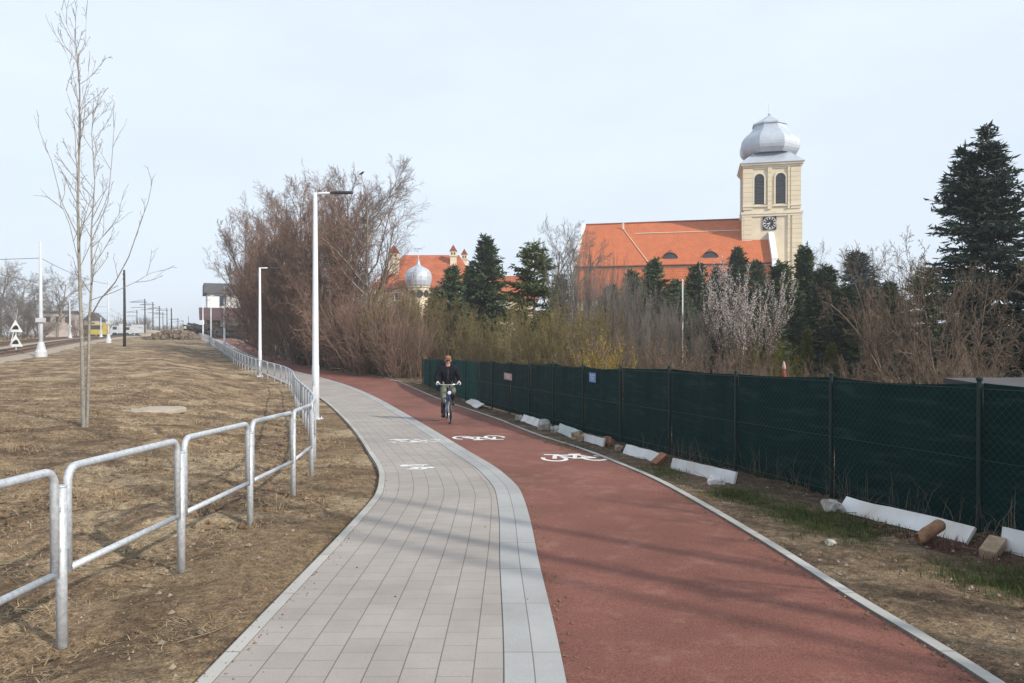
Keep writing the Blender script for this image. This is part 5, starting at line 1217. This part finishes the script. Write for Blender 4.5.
# ------------------------------------------------------------------ cyclist
M['skin'] = mat('skin', (.48,.25,.18), .6, .08, 8); M['jacket'] = mat('navy_jacket', (.010,.010,.016), .75, .35, 26, spec=.08, bump=.6)
M['trousers'] = mat('grey_green_trousers', (.11,.12,.09), .85, .4, 14); M['shoe'] = mat('dark_shoes', (.02,.018,.016), .6, .2); M['cap'] = mat('brown_orange_cap', (.24,.105,.055), .85, .15, 12)
M['glove'] = mat('pale_gloves', (.50,.48,.46), .8, .1, 12); M['hair'] = mat('grey_hair', (.18,.16,.15), .8, .2, 30); M['tyre'] = mat('tyre_rubber', (.02,.02,.02), .8, .2); M['bikeblue'] = mat('blue_bike_paint', (.03,.06,.22), .35, .1, spec=.5); M['chrome'] = mat('chrome', (.6,.6,.62), .25, .05, metal=.9); M['darkleg'] = mat('dark_leggings', (.025,.025,.025), .8, .3); M['lens'] = mat('lens', (.55,.58,.62), .2, .05); M['eye'] = mat('eye_dark', (.02,.015,.012), .4, .1)
def skin(name, verts, edges, radii, mt, parent, sub=2, rootv=0):
    me = bpy.data.meshes.new(name); me.from_pydata([tuple(v) for v in verts], edges, []); me.update()
    o = bpy.data.objects.new(name, me); col.objects.link(o); me.materials.append(mt)
    m_ = o.modifiers.new('skin', 'SKIN'); m_.use_smooth_shade = True
    if not me.skin_vertices: 
        bm = bmesh.new(); bm.from_mesh(me); bm.verts.layers.skin.verify(); bm.to_mesh(me); bm.free()
    for i, r in enumerate(radii):
        d = me.skin_vertices[0].data[i]; d.radius = r if hasattr(r, '__len__') else (r, r); d.use_root = (i == rootv)
    s_ = o.modifiers.new('sub', 'SUBSURF'); s_.levels = sub; s_.render_levels = sub
    if parent is not None: setparent(o, parent)
    return o
BX, BY = at(449.5, 18.75); BX -= .085; BY += .52
ROT = .16
def bicycle():
    root = empty('bicycle', (BX, BY, zg(BX, BY)+.022), ROT); tag(root, 'blue city bicycle with mudguards and a lamp ridden along the red path', 'bicycle')
    slope = math.atan(.033); root.rotation_euler = (R(1.7), 0, ROT)
    r = .34
    for y, nm in ((-.55,'front'),(.53,'rear')):
        t = MB(); t.tube([(0, y+.322*cos(a), r+.322*sin(a)) for a in [2*pi*i/40 for i in range(40)]], .019, 8, closed=True); wl = t.build('wheel', M['tyre'], root, smooth=True)
        q = MB(); q.tube([(0, y+.300*cos(a), r+.300*sin(a)) for a in [2*pi*i/40 for i in range(40)]], .010, 6, closed=True); q.build('rim', M['chrome'], wl, smooth=True)
        q = MB(); q.tube([(-.05,y,r),(.05,y,r)], .022, 10)
        for i in range(18):
            a = 2*pi*i/18; q.tube([((-1)**i*.03, y, r), (0, y+.295*cos(a), r+.295*sin(a))], .0015, 3)
        q.build('spokes', M['chrome'], wl)
        g_ = MB(); a0, a1 = (R(55), R(205)) if nm == 'front' else (R(-20), R(150))
        n = 18
        for i in range(n):
            u, v = a0+(a1-a0)*i/n, a0+(a1-a0)*(i+1)/n; R1 = .362
            f = lambda a, x, rr: (x, y+rr*cos(a), r+rr*sin(a))
            g_.quad(f(u,-.03,R1-.012), f(v,-.03,R1-.012), f(v,0,R1), f(u,0,R1)); g_.quad(f(u,0,R1), f(v,0,R1), f(v,.03,R1-.012), f(u,.03,R1-.012))
        g_.build('mudguard', M['black'], root)
    f = MB(); bb = (0,.06,.29); hd0, hd1 = (0,-.36,.62), (0,-.31,.84); st = (0,.23,.76); ra = (0,.53,r)
    f.tube([hd0, hd1], .02, 10); f.tube([(0,-.35,.66), bb], .018, 10); f.tube([(0,-.33,.76), (0,.14,.52)], .016, 10); f.tube([bb, st], .016, 10)
    for s in (-1, 1): f.tube([(0,.06,.29),(s*.05,.2,.30),(s*.055,.53,r)], .010, 8); f.tube([(0,.2,.66),(s*.05,.3,.58),(s*.055,.53,r)], .009, 8)
    f.build('frame', M['bikeblue'], root, smooth=True)
    k = MB()
    for s in (-1, 1): k.tube([(s*.03,-.375,.58),(s*.052,-.42,.48),(s*.055,-.55,r)], .012, 8)
    k.tube([(-.035,-.37,.60),(.035,-.37,.60)], .018, 8); k.build('fork', M['bikeblue'], root, smooth=True)
    h = MB(); h.tube([hd1, (0,-.29,.97), (0,-.33,.995)], .014, 8); h.tube([(-.27,-.10,.99),(-.27,-.2,1.005),(-.20,-.30,1.0),(-.06,-.33,.99),(.06,-.33,.99),(.20,-.30,1.0),(.27,-.2,1.005),(.27,-.10,.99)], .012, 8); hb = h.build('handlebar', M['chrome'], root, smooth=True)
    for s in (-1, 1):
        g2 = MB(); g2.tube([(s*.27,-.2,1.005),(s*.27,-.08,.988)], .017, 8); g2.build('grip', M['tyre'], hb)
    l = MB(); l.lathe([(.02,-.05),(.05,-.03),(.055,.03),(.05,.035)], 14); lo = l.build('headlight', M['bikeblue'], root, smooth=True); lo.location = (0,-.42,.80); lo.rotation_euler = (R(90),0,0)
    l2 = MB(); l2.lathe([(.048,.034),(.03,.042)], 14); l2.build('lens', M['lens'], lo)
    s_ = MB(); s_.tube([(0,.36,.865),(0,.28,.875),(0,.18,.87),(0,.08,.868)], [.075,.09,.05,.025], 10); so_ = s_.build('saddle', M['tyre'], root, smooth=True); s2 = MB(); s2.tube([st,(0,.25,.86)], .013, 8); s2.build('seat_post', M['chrome'], so_)
    c = MB(); c.lathe([(.09,-.004),(.09,.004)], 20); co = c.build('chainring', M['chrome'], root); co.location = (.045,.06,.29); co.rotation_euler = (0,R(90),0)
    for s, dy, dz in ((-1,.03,-.165),(1,-.03,.165)):
        q = MB(); q.tube([(s*.05,.06,.29),(s*.07,.06+dy,.29+dz)], .011, 6); cr = q.build('crank', M['chrome'], root)
        p = MB(); p.box((s*.125,.06+dy,.29+dz), (.09,.08,.022)); p.build('pedal', M['tyre'], cr)
    return root
bike = bicycle()
def rider():
    root = empty('person', (BX, BY, zg(BX, BY)+.022)); root.rotation_euler = (R(1.7), 0, ROT)
    tag(root, 'person in dark puffer jacket, brown cap and pale gloves riding a bicycle towards the viewer', 'person')
    hip = (0,.22,.95)
    SH = {-1:(-.195,.08,1.37), 1:(.195,.08,1.37)}; EL = {-1:(-.315,.05,1.13), 1:(.315,.05,1.13)}; WR = {-1:(-.275,-.10,1.035), 1:(.275,-.10,1.035)}
    HP = {-1:(-.095,.21,.93), 1:(.095,.21,.93)}; KN = {-1:(-.125,-.10,.60), 1:(.135,-.17,.80)}; AN = {-1:(-.115,.10,.225), 1:(.115,.075,.55)}; TO = {-1:(-.12,-.08,.155), 1:(.12,-.10,.485)}
    body = skin_body(root, hip, SH, EL, WR, HP, KN, AN, TO)
def mid(a, b, t): return tuple(a[i]+(b[i]-a[i])*t for i in range(3))
def skin_body(root, hip, SH, EL, WR, HP, KN, AN, TO):
    v = [hip, (0,.19,1.08), (0,.13,1.24), (0,.085,1.37), (0,.06,1.45), (0,.045,1.50), (0,.03,1.555), (0,.028,1.62)]
    r = [(.13,.10),(.125,.095),(.145,.10),(.13,.085),(.058,.055),(.055,.055),(.066,.080),(.060,.078)]; e = [(i,i+1) for i in range(7)]
    for s in (-1, 1):
        b = len(v); v += [mid(SH[s],(0,.085,1.37),.0), mid(SH[s],EL[s],.5), EL[s], mid(EL[s],WR[s],.5), WR[s]]; r += [.058,.046,.040,.036,.026]; e += [(3,b),(b,b+1),(b+1,b+2),(b+2,b+3),(b+3,b+4)]
        w_ = WR[s]; p = (w_[0]-s*.003, w_[1]-.045, w_[2]-.002); v.append(p); r.append((.036,.018)); e.append((b+4, b+5))
        b2 = len(v); v += [HP[s], mid(HP[s],KN[s],.5), KN[s], mid(KN[s],AN[s],.45), AN[s], TO[s]]; r += [.082,.068,.052,.044,.028,.020]; e += [(0,b2)]+[(b2+i,b2+i+1) for i in range(5)]
    body = skin('body', v, e, r, M['skin'], root)
    # face details and hair
    n = MB(); n.tube([(0,-.058,1.60),(0,-.080,1.565),(0,-.062,1.553)], [.007,.013,.006], 8); n.build('nose', M['skin'], body, smooth=True)
    for s in (-1, 1):
        q = MB(); q.lathe([(.002,-.008),(.009,-.003),(.009,.003),(.002,.008)], 8, (s*.026,-.053,1.597)); q.build('eye', M['eye'], body)
        q = MB(); q.tube([(s*.070,.03,1.61),(s*.076,.035,1.585),(s*.070,.03,1.56)], [.01,.016,.008], 8); q.build('ear', M['skin'], body, smooth=True)
    q = MB(); q.tube([(-.022,-.055,1.532),(0,-.060,1.530),(.022,-.055,1.532)], .006, 6); q.build('mouth', M['red'], body)
    q = MB(); q.lathe([(.078,-.05),(.083,0),(.080,.04)], 18, (0,.045,1.60), sy=1.05); q.build('hair', M['hair'], root, smooth=True)
    c = MB(); c.lathe([(.078,0),(.082,.025),(.078,.055),(.060,.078),(.028,.09),(.004,.092)], 20, (0,.030,1.632), sy=1.16); cp = c.build('cap', M['cap'], root, smooth=True)
    b_ = MB()
    for i in range(10):
        a, a2 = R(222+9.6*i), R(231.6+9.6*i); f = lambda t, k, dz: (.080*k*cos(t)*(1.0), .03+.094*k*sin(t)*(1+.55*(k-1)*2), 1.645+dz)
        b_.quad(f(a,1,0), f(a2,1,0), f(a2,1.36,-.015), f(a,1.36,-.015)); b_.quad(f(a,1,-.008), f(a,1.36,-.023), f(a2,1.36,-.023), f(a2,1,-.008))
    b_.build('peak', M['cap'], cp)
    # jacket
    v = [(0,.19,.87), (0,.19,1.04), (0,.135,1.23), (0,.09,1.355), (0,.058,1.50)]; r = [(.20,.15),(.185,.15),(.20,.155),(.175,.125),(.095,.095)]; e = [(i,i+1) for i in range(4)]
    for s in (-1, 1):
        b = len(v); v += [SH[s], mid(SH[s],EL[s],.5), EL[s], mid(EL[s],WR[s],.5), mid(EL[s],WR[s],.92)]; r += [.095,.086,.080,.070,.055]; e += [(3,b)]+[(b+i,b+i+1) for i in range(4)]
    skin('jacket', v, e, r, M['jacket'], root)
    z = MB(); z.tube([(0,-.035,1.38),(0,-.018,1.24),(0,.040,1.08),(0,.058,.97)], .006, 4); z.build('zip', M['chrome'], root)
    # trousers, shoes, gloves
    v = [(0,.21,.93)]; r = [(.15,.12)]; e = []
    for s in (-1, 1):
        b = len(v); v += [HP[s], mid(HP[s],KN[s],.5), KN[s], mid(KN[s],AN[s],.2)]; r += [.105,.088,.070,.062]; e += [(0,b),(b,b+1),(b+1,b+2),(b+2,b+3)]
    skin('trousers', v, e, r, M['trousers'], root)
    for s in (-1, 1):
        k = [mid(KN[s],AN[s],.1), mid(KN[s],AN[s],.6), mid(KN[s],AN[s],1.2)]; skin('legging', k, [(0,1),(1,2)], [.068,.066,.060], M['darkleg'], root)
        a, t = AN[s], TO[s]; skin('shoe', [(a[0],a[1]+.01,a[2]+.06), (a[0],a[1]+.01,a[2]-.01), (a[0],a[1]-.06,a[2]-.045), (t[0],t[1]-.05,t[2]-.01)], [(0,1),(1,2),(2,3)], [.058,.066,.060,.05], M['shoe'], root)
        w_ = WR[s]; v = [mid(EL[s],w_,.86), (w_[0],w_[1]+.0,w_[2]), (w_[0]-s*.003,w_[1]-.05,w_[2])]; r = [.034,.034,(.044,.024)]; e = [(0,1),(1,2)]
        gl = skin('glove', v, e, r, M['glove'], root)
        for i in range(4):                       # fingers closed around the grip, thumb on the inner side
            y = w_[1]-.015-.022*i; x = w_[0]+s*.0; ln = (.9,1.05,1.0,.8)[i]
            q = [(x+s*.018,y,w_[2]+.006),(x+s*.042*ln,y-.004,w_[2]-.020),(x+s*.030*ln,y-.006,w_[2]-.062*ln),(x+s*.004,y-.006,w_[2]-.066*ln)]
            skin('finger', q, [(0,1),(1,2),(2,3)], [.012,.0115,.010,.009], M['glove'], gl, 1)
        skin('thumb', [(w_[0]-s*.02,w_[1]-.01,w_[2]+.004),(w_[0]-s*.040,w_[1]-.03,w_[2]-.018),(w_[0]-s*.030,w_[1]-.05,w_[2]-.052)], [(0,1),(1,2)], [.014,.012,.010], M['glove'], gl, 1)
    return body
rider()

# ------------------------------------------------------------------ bird on the tallest bare tree
tt = [o for o in bpy.data.objects if o.get('label', '').startswith('tallest bare tree')][0]
bpy.context.view_layer.update()
best = None
for c in KIDS[tt.name]:
    if c.name.startswith('crown'):
        co = np.zeros(len(c.data.vertices)*3); c.data.vertices.foreach_get('co', co); co = co.reshape(-1, 3); 
        W4 = np.array(c.matrix_world); wc = co @ W4[:3,:3].T+W4[:3,3]; sx_ = 512+FOC*wc[:,0]/wc[:,1]; ok = np.abs(sx_-352) < 12
        i = np.where(ok, wc[:,2], -9).argmax(); best = Vector(wc[i])
rt = empty('bird', best); tag(rt, 'small dark bird perched on the topmost twig of the tallest bare tree', 'bird')
m = MB(); m.tube([(-.20,0,.03),(-.12,0,.06),(-.04,0,.10),(.05,0,.15),(.10,0,.20),(.14,0,.22),(.19,0,.21)], [.012,.03,.062,.07,.05,.042,.006], 10); m.build('body', M['black'], rt, smooth=True)
m = MB()
for s in (-1, 1): m.tube([(.02,s*.02,.10),(.02,s*.02,0)], .006, 5)
m.build('leg', M['black'], rt)

# ------------------------------------------------------------------ air
HAZE = .0007
m = MB(); m.box((0, 0, 17.5), (3040, 3040, 43))
hz = m.build('haze', M['glass']); tag(hz, kind='stuff')
hm = bpy.data.materials.new('haze_air'); hm.use_nodes = True; N = hm.node_tree.nodes; N.remove(N['Principled BSDF'])
pv = N.new('ShaderNodeVolumePrincipled'); pv.inputs['Color'].default_value = (.86,.92,1,1); pv.inputs['Density'].default_value = HAZE
hm.node_tree.links.new(pv.outputs[0], N['Material Output'].inputs['Volume'])
hz.data.materials.clear(); hz.data.materials.append(hm)
